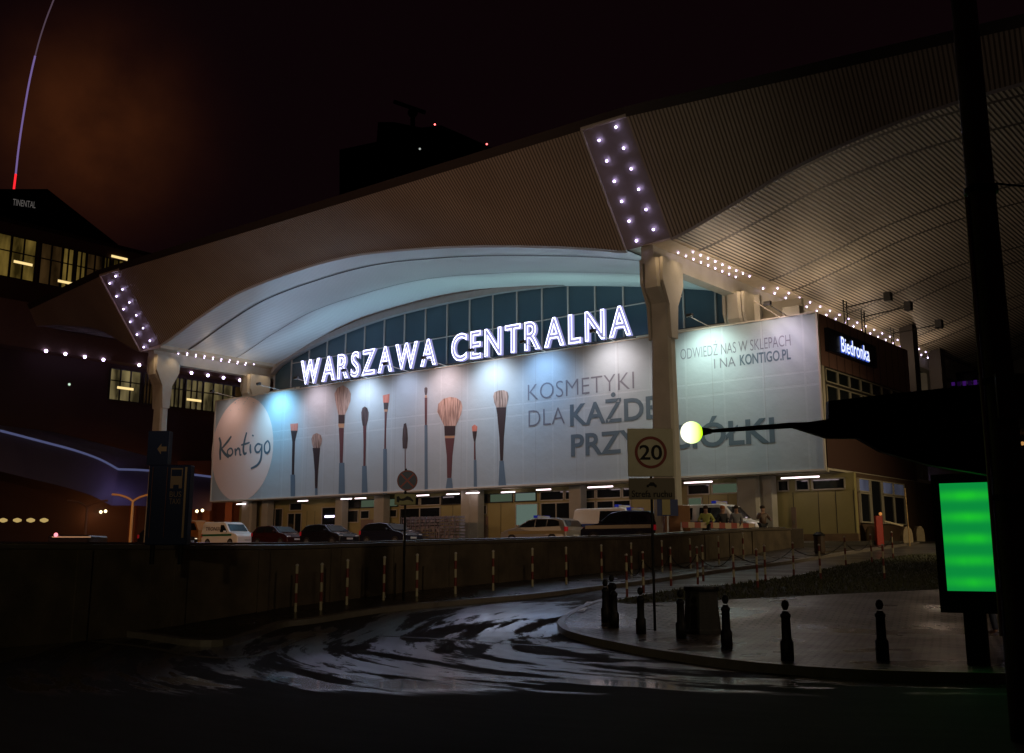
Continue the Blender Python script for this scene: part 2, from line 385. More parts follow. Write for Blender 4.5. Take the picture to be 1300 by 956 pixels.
back_l = [g(*q, .14) for q in [(1330, 742), (1190, 748), (1000, 757), (900, 762), (800, 766)]]
isl = front_s+[Vector((18, 13.6, 0)), Vector((30, 13.6, 0)), Vector((30, 32, 0))]+back_l
slab('pavement', isl, lambda x, y: rz(y)+.135, .3, m_pav)
kerb('kerb', front_s+[Vector((18, 14.9, 0)), Vector((30, 15.5, 0))], .16, .145)
verge_b = [g(*q, .14) for q in [(785, 762), (830, 753), (870, 748), (940, 741), (1000, 733), (1060, 720), (1120, 709), (1190, 701), (1330, 692)]]
vp = [g(*q, .14) for q in [(768, 763)]]
slab('verge', vp+resample(verge_b, 3)+[Vector((34, 46, 0)), Vector((34, 32, 0))]+back_l, lambda x, y: rz(y)+.145, .3, m_grass)
kerb('verge_kerb', [g(*q, .14) for q in [(768, 763), (785, 761), (830, 752.5), (870, 747.5), (940, 740.5), (1000, 732.5), (1060, 719.5), (1120, 708.5), (1190, 700.5), (1330, 691.5)]], .10, .13)
# pavement strip along the wall with its rounded corner on the left
lf = [g(*q, .12) for q in [(-60, 782), (60, 786), (123, 793), (197, 805), (246, 812), (290, 811), (323, 801), (354, 790), (400, 784), (450, 776), (520, 767), (600, 760), (700, 751), (780, 741), (850, 732), (925, 721), (1000, 712), (1070, 701), (1120, 694), (1165, 688)]]
lfs = resample(lf)
end_s = max(2, 13.4)
pvl = lfs+[WA+WD*(SE+6)+WN*.05, WA-WD*30+WN*.05]
slab('wall_pavement', pvl, lambda x, y: rz(y)+.11, .3, pavers('dark slabs', (.05, .04, .034), (.035, .03, .026), 1.6))
kerb('wall_kerb', lfs, .2, .125)
# flush gutter strip crossing the road and a lower apron on the left
def ribbon(name, pts, w, dz, m, kind='structure'):
    mbk = MB(); vs = []; n = len(pts)
    for i, p in enumerate(pts):
        d = (pts[min(i+1, n-1)]-pts[max(i-1, 0)]); d.z = 0; d.normalize(); nn = Vector((-d.y, d.x, 0))
        for s_ in (1, -1):
            q = p+nn*w/2*s_; vs.append(Vector((q.x, q.y, rz(q.y)+dz)))
    return obj(name, mbk.add(vs, [(2*i, 2*i+1, 2*i+3, 2*i+2) for i in range(n-1)]), m, kind=kind)
m_gutter = mat('worn stone setts', (.11, .10, .09), .25, noise=.3, nscale=6)
ribbon('gutter_strip', resample([g(*q) for q in [(395, 802), (470, 807), (560, 812), (650, 818), (740, 824), (800, 831)]]), .10, .006, m_gutter)
ribbon('gutter_apron', resample([g(*q) for q in [(60, 805), (123, 815), (185, 822), (246, 833), (290, 836), (330, 832), (370, 815), (400, 806)]]), .22, .006, m_gutter)
# pale tactile slab at the tip of the pavement
q4 = [g(*q, .145) for q in [(732, 777), (741, 777), (753, 764), (745, 764)]]
obj('road_marking', MB().add([p+Vector((0, 0, .004)) for p in q4], [(0, 1, 2, 3)]), mat('white paint marking', (.7, .7, .7), .4), kind='structure')
# grass tufts: one uncountable mass on the verge
gm_ = MB(); random.seed(3)
def in_poly(x, y, poly):
    c = False; j = len(poly)-1
    for i in range(len(poly)):
        if (poly[i].y > y) != (poly[j].y > y) and x < (poly[j].x-poly[i].x)*(y-poly[i].y)/(poly[j].y-poly[i].y)+poly[i].x: c = not c
        j = i
    return c
vpoly = vp+verge_b+[Vector((34, 46, 0)), Vector((34, 32, 0))]+back_l
k = 0
while k < 16000:
    x = random.uniform(2, 22); y = random.uniform(26, 48)
    if not in_poly(x, y, vpoly): continue
    k += 1; h = random.uniform(.03, .11); a = random.uniform(0, 6.28); w = .022; z = rz(y)+.14
    lx, ly = random.uniform(-.06, .06), random.uniform(-.06, .06)
    gm_.add([(x-w*cos(a), y-w*sin(a), z), (x+w*cos(a), y+w*sin(a), z), (x+lx, y+ly, z+h)], [(0, 1, 2)])
gr = obj('grass', gm_, mat('grass blades', (.06, .065, .022), .8, noise=.5, nscale=2), kind='stuff'); tag(gr, 'rough grass growing on the verge behind the bollards', 'grass')

# ================================================================ RETAINING WALL
WT = [(15, 1.98), (27, 2.02), (32, 2.19), (41, 2.48), (50, 2.98), (60, 3.3)]
m_wall = mat('stained retaining wall', (.085, .064, .042), .8, noise=.85, nscale=1.6, bump=.7, bscale=5)
m_cope = mat('coping stone', (.10, .085, .07), .35, noise=.3, nscale=3)
wall = thing('retaining_wall', 'long dark stained retaining wall below the parked cars', 'wall', tuple(WA))
mb = MB(); mc = MB(); N_ = 62
for a, b_, c_, dz0, dz1 in ((mb, 0, .35, -1.2, 0), (mc, -.06, .41, 0.002, .09)):
    vs = []; fs = []
    for i in range(N_+1):
        s_ = -32+(32+SE)*i/N_; p = WA+WD*s_; top = interp(WT, p.y)-.09
        for off in (b_, c_):
            q = p+WN*off
            if dz1 == 0: vs += [(q.x, q.y, rz(max(0, p.y))-.4), (q.x, q.y, top)]
            else: vs += [(q.x, q.y, top+dz0), (q.x, q.y, top+dz1)]
    for i in range(N_):
        o = 4*i; e = o+4
        fs += [(o, e, e+1, o+1), (o+2, o+3, e+3, e+2), (o+1, e+1, e+3, o+3), (o, o+2, e+2, e)]
    fs += [(0, 1, 3, 2), (4*N_, 4*N_+2, 4*N_+3, 4*N_+1)]
    a.add(vs, fs)
obj('wall_face', mb, m_wall, wall); obj('coping', mc, m_cope, wall)
for i in range(25):     # shallow piers
    s_ = -30+2.4*i; p = WA+WD*s_; top = interp(WT, p.y)-.12; mbp = MB()
    vs = [p+WD*a+WN*b_+Vector((0, 0, z)) for a in (-.16, .16) for b_ in (-.05, .02) for z in (rz(max(0, p.y))-.2, top)]
    mbp.add(vs, [(0, 1, 3, 2), (4, 6, 7, 5), (0, 4, 5, 1), (2, 3, 7, 6), (0, 2, 6, 4), (1, 5, 7, 3)])
    obj('pier', mbp, m_wall, wall)
# handrail tube on top
mb = MB().tube([WA+WD*s_+WN*.2+Vector((0, 0, interp(WT, (WA+WD*s_).y)+.03)) for s_ in [-30+(SE+29.8)*k/16 for k in range(17)]], .025)
obj('top_rail', mb, mat('worn metal rail', (.45, .42, .36), .25, .9), wall)

# ================================================================ STATION
GZ = 2.45
SC = B(21, 12, GZ)
st = thing('station_hall', 'large station hall with sweeping ribbed roof on concrete pylons', 'station building', tuple(SC))
UL = 44.0        # left pylon
LOWZ = [(-26, 19.2), (-20, 19.7), (-15.7, 19.8), (-12.1, 19.6), (-7.9, 18.9), (-4.8, 17.98), (-1.3, 17.05), (1.3, 16.9), (3, 17.3), (6, 18.0), (11.7, 19.1), (16.7, 19.85), (22.3, 20.4), (27.7, 20.32), (33.7, 19.75), (38.2, 18.6), (42.7, 17.2), (45.3, 17.0), (51, 19.4), (56, 20.35), (60, 20.8)]
def wing(u): return max(0, -u-1.3, u-45.3)
def lowz(u): return smooth(LOWZ, u) if abs(u) > 1.3 and abs(u-UL) > 1.3 else (interp(LOWZ, u))
def lowv(u): return -1.2-.09*wing(u)
def upv(u): return -4.95+.125*wing(u)
def upz(u): return 22.15-.01*wing(u)
U0, U1 = -25.0, 59.5
us = []
u = U0
while u < U1: us.append(u); u += .45
us = sorted(set([round(q, 3) for q in us if min(abs(q-k) for k in (-1.3, 1.3, 42.7, 45.3)) > .12]+[-1.3, 1.3, 42.7, 45.3, U1]))
def strip(fn0, fn1, us, m, name, n=1, uvf=None, parent=st, v0=None):
    mbx = MB(); vs = []; uv = []
    for u in us:
        a = fn0(u); b_ = fn1(u)
        for k in range(n+1):
            t = k/n; p = tuple(a[i]*(1-t)+b_[i]*t for i in range(3)); vs.append(B(*p)); uv.append(uvf(p, t) if uvf else (p[0], p[1]))
    fs = [((n+1)*i+k, (n+1)*i+k+1, (n+1)*(i+1)+k+1, (n+1)*(i+1)+k) for i in range(len(us)-1) for k in range(n)]
    return obj(name, mbx.add(vs, fs, uv), m, parent, smooth_=True)
def rng(a, b_): return [q for q in us if a-1e-6 <= q <= b_+1e-6]
for a, b_ in ((U0, -1.3), (1.3, 42.7), (45.3, U1)):
    strip(lambda u: (u, lowv(u), lowz(u)), lambda u: (u, upv(u), upz(u)), rng(a, b_), m_fascia, 'roof_fascia', 4, lambda p, t: (p[0]+.35*t*0, t*6))
    strip(lambda u: (u, upv(u)-.02, upz(u)), lambda u: (u, upv(u)-.25, upz(u)+.42), rng(a, b_), m_capping, 'roof_capping')
    # lower edge trim
    strip(lambda u: (u, lowv(u)-.06, lowz(u)-.02), lambda u: (u, lowv(u)+.12, lowz(u)-.10), rng(a, b_), m_trim if a > 0 and b_ < 44 else m_panelgrey, 'edge_trim')
strip(lambda u: (u, upv(u)-.25, upz(u)+.42), lambda u: (u, 50, 23.2), us, m_rooftop, 'roof_covering')
VB = 50.0
strip(lambda u: (u, lowv(u), lowz(u)), lambda u: (u, VB, lowz(u)), rng(U0, -1.3), m_slats, 'slatted_soffit', 30)
strip(lambda u: (u, lowv(u), lowz(u)), lambda u: (u, VB, lowz(u)), rng(45.3, U1), m_slats, 'slatted_soffit', 30)
strip(lambda u: (u, lowv(u), lowz(u)), lambda u: (u, 10.4, lowz(u)-.25*sin(pi*(u-1.3)/41.4)), rng(1.3, 42.7), m_vault_l, 'vault_soffit', 12)
for v_, w_ in ((1.15, .16), (5.6, .05)): strip(lambda u: (u, v_, lowz(u)-.03-.25*sin(pi*(u-1.3)/41.4)*(v_+1.2)/11.6), lambda u: (u, v_+w_, lowz(u)-.03-.25*sin(pi*(u-1.3)/41.4)*(v_+1.2)/11.6), rng(1.3, 42.7), m_capping, 'soffit_seam')
# closing end walls of the roof
for ue in (U0, U1):
    obj('roof_end', MB().add([B(ue, lowv(ue), lowz(ue)), B(ue, upv(ue), upz(ue)), B(ue, upv(ue)-.25, upz(ue)+.42), B(ue, 50, 23.2), B(ue, 50, lowz(ue))], [(0, 1, 2, 3, 4)]), m_capping, st)
obj('roof_back', MB().add([B(u, 50, z) for u in (U0, U1) for z in (16.5, 23.2)], [(0, 1, 3, 2)]), m_capping, st)
# ---- pylon lines: lamp panel, beam, bulbs, columns
def bulb(u, v, z, r=.075, par=st): return obj('light_bulb', MB().ball(B(u, v, z), r, 8, 4), m_bulb, par)
m_spotglow = (1.0, .72, .38)
def pylon(uc, v, top, name='pylon', shaft_a=1.16, shaft_b=.62, m=None):
    m = m or m_concrete
    c = bpy.data.objects  # noqa
    T = lambda a, b_, z: B(uc+a, v+b_, z)
    mbx = MB()
    # shaft: tapered, narrow along v, flaring to a corbelled head
    sec = [(GZ-.6, shaft_a*.58, shaft_b*.60), (9.0, shaft_a*.52, shaft_b*.52), (top-3.6, shaft_a*.47, shaft_b*.5), (top-2.2, shaft_a*.44, shaft_b*.62), (top-1.5, shaft_a*.40, 1.02), (top, shaft_a*.36, 1.06)]
    vs = []; 
    for z, a, b_ in sec:
        ch = .12
        vs += [T(*q, z) for q in [(-a, -b_+ch), (-a+ch, -b_), (a-ch, -b_), (a, -b_+ch), (a, b_-ch), (a-ch, b_), (-a+ch, b_), (-a, b_-ch)]]
    k = len(sec); fs = [tuple(range(8))[::-1], tuple(range(8*(k-1), 8*k))]+[(8*j+i, 8*j+(i+1) % 8, 8*(j+1)+(i+1) % 8, 8*(j+1)+i) for j in range(k-1) for i in range(8)]
    p = obj('pylon', mbx.add(vs, fs), m, st)
    # side wings on the head, leaving a dark notch between
    w = MB()
    for s_ in (-1, 1):
        w.prism([(b_, z) for b_, z in [(-.98, top), (-.98, top-1.2), (-.42, top-2.3), (-.30, top-4.0), (.30, top-4.0), (.42, top-2.3), (.98, top-1.2), (.98, top)]], s_*(shaft_a*.44), s_*(shaft_a*.44+.16), lambda b_, z, a: T(a, b_, z))
    obj('pylon_head', w, m, p)
    return p
def panel(uc, side_):
    a, b_ = uc-1.3, uc+1.3
    pl = obj('lamp_panel', MB().add([B(a, lowv(a)+.02, lowz(a)), B(b_, lowv(b_)+.02, lowz(b_)), B(b_, -4.93, 22.15), B(a, -4.93, 22.15)], [(0, 1, 2, 3)]), m_panelgrey, st)
    tr = MB()
    tr.bar(B(b_, lowv(b_)-.05, lowz(b_)), B(b_, -5.0, 22.15), .06); tr.bar(B(a, -4.98, 22.2), B(b_, -4.98, 22.2), .10)
    obj('panel_trim', tr, m_trim, pl)
    obj('roof_capping', MB().add([B(a, -4.97, 22.15), B(b_, -4.97, 22.15), B(b_, -5.2, 22.57), B(a, -5.2, 22.57)], [(0, 1, 2, 3)]), m_capping, st)
    for i in range(6):
        t = .08+.84*i/5
        for uu, dt in ((uc-.62, .03), (uc+.52, -.03)):
            tt = t+dt; v = -1.2+(-4.95+1.2)*tt; z = 16.98+(22.15-16.98)*tt
            bulb(uu, v-.08, z-.05, .062, st)
    return pl
for uc in (0, UL):
    panel(uc, 0)
    # beam ceiling strip with the bulbs, concrete beam below
    obj('beam_soffit', MB().box(uc-1.3, uc+1.3, -1.2, 48, 16.96, 17.2, B), m_beam, st)
    obj('beam', MB().box(uc-.15, uc+.55, -1.0, 47, 16.1, 16.95, B), m_concrete, st)
    obj('beam_ledge', MB().box(uc+.58, uc+.85, 1.2, 9.6, 16.35, 16.7, B), m_beam, st)
    pylon(uc, 0, 16.3 if uc == 0 else 16.6)
    pylon(uc, 8.6, 16.2)
    for i in range(10):
        for du, n_ in ((-.48, 0), (-1.14, 1)):
            v = .9+.78*i
            if abs(v-8.6) > 1: bulb(uc+du, v+(.35 if n_ else 0), 16.91, .040)
    if uc == 0:
        v = 10.5
        while v < 40:
            bulb(uc-.48, v, 16.91, .045); 
            bulb(uc-1.14, v+.5, 16.91, .040)
            v += 1.5
for v_, u_ in ((28.5, -2.6), (37.5, -1.6)): obj('unlit_column', MB().box(u_-.45, u_+.45, v_-.5, v_+.5, GZ-.5, lowz(u_)+.05, B), m_dark, st)  # dark colour stands for columns that get no light
for v_ in (24, 34, 42, 47): obj('hall_column', MB().box(.5, 1.5, v_-.5, v_+.5, GZ-.4, 16.2, B), m_concrete, st)

# ---- hall front wall with the glazed arch
AR = [(.2, 16.05), (1, 16.35), (2.5, 17.3), (6.5, 18.35), (11.9, 19.05), (18.6, 19.5), (24.7, 19.52), (29.5, 19.35), (33.5, 18.95), (37.8, 18.25), (42.2, 17.1), (43.3, 16.4)]
def arch(u): return smooth(AR, u)
ul = [.2+43.1*i/80 for i in range(81)]
mb = MB(); vs = []; 
for u in ul: vs += [B(u, 9.98, arch(u)), B(u, 9.98, lowz(min(max(u, 1.3), 42.7))+.1), B(u, 9.55, arch(u)), B(u, 9.55, arch(u)+.38)]
fs = []
for i in range(80): o = 4*i; e = o+4; fs += [(o, e, e+1, o+1), (o+2, e+2, e+3, o+3), (o, o+2, e+2, e), (o+3, e+3, e+1, o+1)]
obj('arch_beam', mb.add(vs, fs), mat('grey arch beam', (.24, .23, .23), .6, noise=.15), st)
# glazing bays
bays = 20; bw = 43.1/bays
for i in range(bays):
    a, b_ = .2+bw*i+.05, .2+bw*(i+1)-.05; z0 = 15.15
    pane = MB(); uu = [a+(b_-a)*k/4 for k in range(5)]
    pane.add([B(q, 10.02, z) for q in uu for z in (z0, max(z0+.1, arch(q)))], [(2*k, 2*k+2, 2*k+3, 2*k+1) for k in range(4)])
    w = obj('window', pane, m_teal, st)
    fr = MB()
    fr.box(b_, b_+.10, 9.93, 10.05, z0, max(z0, arch(b_)), B)
    if arch(a) > 17.3 and arch(b_) > 17.3: fr.box(a, b_, 9.95, 10.04, 17.1, 17.17, B)
    obj('window_frame', fr, mat('aluminium mullion', (.34, .34, .33), .5) if i == 0 else bpy.data.materials['aluminium mullion'], w)
obj('hall_wall', MB().box(-.6, 44.4, 10.0, 10.3, 13, 15.12, B), m_cream2, st)
obj('hall_wall', MB().box(-3.0, -.62, 10.0, 10.25, 13, 15.9, B), m_cream2, st)
obj('hall_side_wall', MB().box(1.6, 1.9, 10.4, 42, GZ, 16.9, B), mat('pale side wall', (.42, .41, .38), .7, noise=.2), st)
for i in range(8): obj('side_window', MB().box(1.5, 1.58, 12+3.7*i, 15+3.7*i, 14.6, 16.4, B), m_teal, st)
# ---- podium
PU0, PU1, PV0, PV1, PZ0, PZ1 = -5.1, 46.9, 7.25, 20.4, 6.05, 13.9
obj('podium_front', MB().box(PU0, PU1, PV0, PV0+.3, PZ0+.3, PZ1, B), m_cream2, st)
obj('podium_roof', MB().box(PU0, PU1, PV0+.3, PV1+.0, PZ1-.4, PZ1-.1, B), m_rooftop, st)
obj('podium_left_wall', MB().box(PU1, PU1+.3, PV0, 42, PZ0+.3, PZ1, B), m_dark, st)
m_corr = ribbed('brown corrugated cladding', (.24, .13, .105), (.06, .03, .025), 1.05, .05, rough=.5, bumpd=.02)
sv0, sv1 = PV0-.02, 20.5
mbx = MB().add([B(PU0-.02, v, z) for v in (sv0, sv1) for z in (11.45, 14.2)], [(0, 2, 3, 1)], [(v, z) for v in (sv0, sv1) for z in (11.45, 14.2)])
mbx.box(PU0-.015, PU0+.3, sv0, sv1, 11.45, 14.2, B)
obj('side_cladding', mbx, m_corr, st)
obj('podium_back_wall', MB().box(PU0+.3, 1.5, sv1-.3, sv1-.02, PZ0, 14.1, B), m_dark, st)
# side windows: transoms and tall dark panes
nb = 8; bw2 = (sv1-sv0-.5)/nb
side_w = MB().box(PU0+.02, PU0+.2, sv0, sv1, PZ0+.2, 11.44, B); obj('side_wall', side_w, m_dark, st)
for i in range(nb):
    a = sv0+.35+bw2*i; b_ = a+bw2
    for z0, z1 in ((10.62, 11.35), (8.15, 10.48)):
        w = obj('window', MB().box(PU0-.01, PU0+.015, a+.08, b_-.08, z0+.06, z1-.06, B), m_glass, st)
        fr = MB()
        for (x0, x1, y0, y1) in ((a+.02, a+.08, z0, z1), (b_-.08, b_-.02, z0, z1), (a+.02, b_-.02, z0, z0+.06), (a+.02, b_-.02, z1-.06, z1)): fr.box(PU0-.07, PU0-.012, x0, x1, y0, y1, B)
        obj('window_frame', fr, m_frame, w)
obj('sill_band', MB().box(PU0-.1, PU0+.018, sv0, sv1, 7.98, 8.1, B), m_frame, st)
obj('spandrel', MB().box(PU0-.04, PU0+.016, sv0, sv1, PZ0+.1, 7.9, B), mat('brown spandrel', (.07, .035, .028), .6), st)
# overhang soffit over the ground floor walkway and its edge beam
obj('overhang_soffit', MB().box(PU0, PU1, PV0, 34, PZ0-.02, PZ0+.25, B), m_cream2, st)
obj('edge_beam', MB().box(PU0-.03, PU1, PV0-.12, PV0+.12, PZ0-.13, PZ0-.03, B), m_cream2, st)
# ground floor wall
GV = 9.5; GT = PZ0-.03
def gx(px): return pv(px, 650, GV)[0]
obj('ground_floor_wall', MB().box(-5.55, 46.5, GV, GV+.3, GZ-.5, GT, B), m_cream, st)
obj('ground_floor_side', MB().box(-5.5, -5.2, GV+.3, 33, GZ-.5, GT, B), mat('brown side wall', (.09, .055, .035), .7, noise=.3), st)
obj('plinth', MB().box(-5.62, 46.5, GV-.04, GV+.1, GZ-.5, GZ+.42, B), mat('dirty plinth', (.18, .12, .07), .85, noise=.5, nscale=2), st)
m_lit_green = emis('lit office green', (.30, .42, .28), .16); m_lit_teal = emis('lit shop teal', (.35, .50, .42), .26); m_lit_warm = emis('lit shop warm', (.9, .62, .25), .35)
m_litsign = emis('shop sign tube', (.75, .65, 1.0), 3)
def gwin(p0, p1, z0, z1, m, fm=None, mull=0):
    a, b_ = gx(p1), gx(p0)
    w = obj('window', MB().box(a+.05, b_-.05, GV-.035, GV-.008, z0+.05, z1-.05, B), m, st); fr = MB(); fm = fm or m_frame
    for (x0, x1, y0, y1) in ((a, a+.07, z0, z1), (b_-.07, b_, z0, z1), (a, b_, z0, z0+.07), (a, b_, z1-.07, z1)): fr.box(x0, x1, GV-.09, GV-.038, y0, y1, B)
    for k in range(mull):
        x = a+(b_-a)*(k+1)/(mull+1); fr.box(x-.035, x+.035, GV-.085, GV-.038, z0+.07, z1-.07, B)
    obj('window_frame', fr, fm, w); return w
TZ0, TZ1 = 5.15, 5.78
for p0, p1, m_, fm in [(441, 457, m_glass, m_dframe), (458, 477, m_lit_green, m_dframe), (493, 506, m_lit_green, m_dframe), (508, 533, m_glass, m_frame), (534, 560, m_glass, m_frame), (561, 588, m_glass, m_dframe),
                      (612, 621, m_glass, m_dframe), (622, 652, m_lit_green, m_dframe), (654, 682, m_lit_teal, m_dframe), (686, 717, m_glass, m_frame), (718, 727, m_glass, m_frame), (744, 757, m_glass, m_frame), (758, 790, m_glass, m_frame), (791, 804, m_glass, m_frame),
                      (874, 903, m_glass, m_frame), (905, 944, m_lit_green, m_frame), (946, 957, m_glass, m_dframe), (989, 1004, m_glass, m_frame), (1012, 1030, m_glass, m_frame), (1033, 1076, m_glass, m_frame), (368, 384, m_glass, m_frame)]:
    gwin(p0, p1, TZ0, TZ1, m_, fm)
for p0, p1, z0, z1, m_, mu in [(366, 384, 3.0, 5.0, m_glass, 1), (409, 429, 2.7, 5.35, m_glass, 0), (441, 456, 4.1, 5.05, m_glass, 0), (458, 470, 4.35, 5.0, m_glass, 0), (508, 560, 3.5, 5.05, m_glass, 1),
                          (612, 619, 4.4, 5.05, m_glass, 0), (655, 684, 2.9, 5.05, m_lit_teal, 0), (687, 727, 2.9, 5.05, m_glass, 1), (744, 757, 3.6, 5.05, m_glass, 0), (758, 802, 3.6, 5.05, m_glass, 1), (874, 893, 3.9, 5.05, m_lit_green, 0), (946, 957, 3.1, 5.05, m_lit_warm, 0), (495, 505, 4.4, 5.0, m_glass, 0), (340, 360, 2.8, 5.4, m_glass, 1)]:
    gwin(p0, p1, z0, z1, m_, mull=mu)
for p0, p1 in ((459, 476), (612, 620), (1005, 1011)):
    d = obj('door', MB().box(gx(p1), gx(p0), GV-.05, GV-.01, GZ, 4.3, B), mat('door paint', (.22, .15, .11), .6), st)
    obj('handle', MB().box(gx(p1)+.1, gx(p1)+.14, GV-.11, GV-.06, 3.4, 3.6, B), m_galv, d)
obj('shop_sign', MB().box(gx(426), gx(414), GV-.14, GV-.10, 4.55, 4.7, B), m_litsign, st)
# joints on cream panels
jm = MB()
for px in (390, 400, 575, 636, 900, 925, 1008, 1040, 1062, 1085): jm.box(gx(px)-.015, gx(px)+.015, GV-.012, GV-.004, GZ+.45, TZ0-.05, B)
obj('panel_joint', jm, m_dframe, st)
# ground floor columns
for px, w in ((340, .75), (434, .75), (485, 1.0), (595, .8), (606, .7), (734, .9), (966, .75), (977, .7)):
    u_ = pv(px, 650, 8.9)[0]
    obj('ground_column', MB().box(u_-w/2, u_+w/2, 8.55, 9.2, GZ-.5, GT-.02, B), m_concrete, st, bev=.03)
cp = pu(1157, 640, -5.1)[0]
obj('ground_column', MB().box(-5.5, -4.8, cp-.4, cp+.5, GZ-.4, GT-.02, B), m_concrete, st)
# side ground floor windows, cool reflections of shops put in as a faint glow
m_cool = winmat('cool reflection glow', (.40, .42, .60), .12)
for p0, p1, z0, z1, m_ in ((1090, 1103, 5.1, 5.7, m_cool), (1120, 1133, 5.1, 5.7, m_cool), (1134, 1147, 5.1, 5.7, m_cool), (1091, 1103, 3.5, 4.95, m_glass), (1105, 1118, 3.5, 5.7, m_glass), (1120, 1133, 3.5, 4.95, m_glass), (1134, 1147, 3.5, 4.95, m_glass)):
    a, b_ = pu(p0, 640, -5.5)[0], pu(p1, 640, -5.5)[0]
    w = obj('window', MB().box(-5.56, -5.51, a, b_, z0, z1, B), m_, st)
    fr = MB()
    for (x0, x1, y0, y1) in ((a-.05, a, z0, z1), (b_, b_+.05, z0, z1), (a-.05, b_+.05, z0-.06, z0), (a-.05, b_+.05, z1, z1+.06)): fr.box(-5.62, -5.5, x0, x1, y0, y1, B)
    obj('window_frame', fr, m_frame, w)
# tube lamps under the overhang
for k, (px, v) in enumerate([(307, 8.2), (385, 8.0), (440, 8.1), (458, 8.1), (537, 8.2), (575, 8.3), (600, 8.2), (690, 8.2), (756, 8.2), (768, 8.2), (880, 8.2), (893, 8.2), (1005, 8.2), (1028, 8.2), (645, 8.9), (820, 8.2)]):
    u_ = pv(px, 620, v)[0]
    tb = obj('tube_lamp', MB().box(u_-.55, u_+.55, v-.05, v+.05, PZ0-.30, PZ0-.23, B), m_tube, st)
# ---- left rear part of the station under the roof (lower block seen past the left pylon)

# ================================================================ ADVERTISING BANNER
BV = 7.0
def bcloth():
    m = bpy.data.materials.new('banner cloth'); m.use_nodes = True; t = m.node_tree; b = t.nodes['Principled BSDF']
    b.inputs['Roughness'].default_value = .62
    uv = N(t, 'ShaderNodeUVMap'); sp = N(t, 'ShaderNodeSeparateXYZ'); t.links.new(uv.outputs[0], sp.inputs[0]); X, Z = sp.outputs[0], sp.outputs[1]
    def line(coord, off, period, w):
        f = M_(t, 'FRACT', M_(t, 'DIVIDE', M_(t, 'ADD', coord, 100*period-off+period/2), period))
        return M_(t, 'LESS_THAN', M_(t, 'ABSOLUTE', M_(t, 'MULTIPLY', M_(t, 'SUBTRACT', f, .5), period)), w/2)
    frames = M_(t, 'MAXIMUM', line(X, .4, 2.35, .10), M_(t, 'MAXIMUM', M_(t, 'LESS_THAN', M_(t, 'ABSOLUTE', M_(t, 'SUBTRACT', Z, 11.15)), .05), M_(t, 'LESS_THAN', M_(t, 'ABSOLUTE', M_(t, 'SUBTRACT', Z, 10.45)), .06)))
    seam = line(X, 1.1, 3.1, .035)
    ct = N(t, 'ShaderNodeMix', data_type='RGBA'); ct.inputs[6].default_value = (.34, .43, .50, 1); ct.inputs[7].default_value = (.375, .465, .535, 1); t.links.new(frames, ct.inputs[0])
    c2 = N(t, 'ShaderNodeMix', data_type='RGBA'); t.links.new(M_(t, 'MULTIPLY', seam, .5), c2.inputs[0]); t.links.new(ct.outputs[2], c2.inputs[6]); c2.inputs[7].default_value = (.25, .27, .32, 1)
    t.links.new(c2.outputs[2], b.inputs['Base Color'])
    tcn = N(t, 'ShaderNodeTexCoord'); n = N(t, 'ShaderNodeTexNoise'); n.inputs['Scale'].default_value = .9; n.inputs['Detail'].default_value = 5; t.links.new(tcn.outputs['Object'], n.inputs[0])
    bp = N(t, 'ShaderNodeBump'); bp.inputs['Strength'].default_value = .35; bp.inputs['Distance'].default_value = .1
    t.links.new(M_(t, 'ADD', n.outputs[0], M_(t, 'MULTIPLY', frames, .25)), bp.inputs['Height']); t.links.new(bp.outputs[0], b.inputs['Normal'])
    # the scrim lets a little light through
    tr = N(t, 'ShaderNodeBsdfTranslucent'); tr.inputs[0].default_value = (.5, .5, .52, 1)
    return m
m_cloth = bcloth()
ban = thing('advertising_banner', 'huge pale mesh advertising banner with makeup brushes across the station front', 'banner', tuple(B(21, BV, PZ0)))
def bdisp(u, z):
    # gentle sag between fixings, puckers at the two top corners
    d = .02*sin(u*1.3)*sin((z-6)*.5)+.008*sin(u*2.1+z*.4)
    e = max(0, 1-abs(u-43.5)/3.8)*max(0, 1-(14.2-z)/2.6)
    d += .10*e*sin((u*2.2+z*2.6)*2.3)
    e = max(0, 1-abs(u+4.2)/2.4)*max(0, 1-(14.2-z)/3.5)
    d += .08*e*sin((u*2.6-z*1.9)*2.2)
    return d
nu, nz = 300, 44
mb = MB(); vs = []; uvs = []
for i in range(nu+1):
    for j in range(nz+1):
        u = -5.1+52*i/nu; z = 6.05+(14.2-6.05)*j/nz
        vs.append(B(u, BV-.06+bdisp(u, z)*.6, z)); uvs.append((u, z))
fs = [(i*(nz+1)+j, i*(nz+1)+j+1, (i+1)*(nz+1)+j+1, (i+1)*(nz+1)+j) for i in range(nu) for j in range(nz)]
obj('banner_cloth', mb.add(vs, fs, uvs), m_cloth, ban, smooth_=True)
hem = MB()
hem.box(-5.14, 46.94, BV-.12, BV+.02, 5.97, 6.07, B); hem.box(-5.16, -5.06, BV-.12, BV+.02, 6.07, 14.2, B); hem.box(46.86, 46.96, BV-.12, BV+.02, 6.07, 14.2, B); hem.box(-5.14, 46.94, BV-.12, BV+.02, 14.18, 14.25, B)
obj('hem', hem, mat('hem strap', (.5, .47, .42), .6), ban)
def flatpoly(pts, v):      # (u,z) polygon draped in front of the cloth
    return MB().add([B(u, v, z) for u, z in pts], [tuple(range(len(pts)))])
def drape(me_verts_uz, faces, dv):
    return MB().add([B(u, BV-.06-dv+bdisp(u, z)*.6-.035, z) for u, z in me_verts_uz], faces)
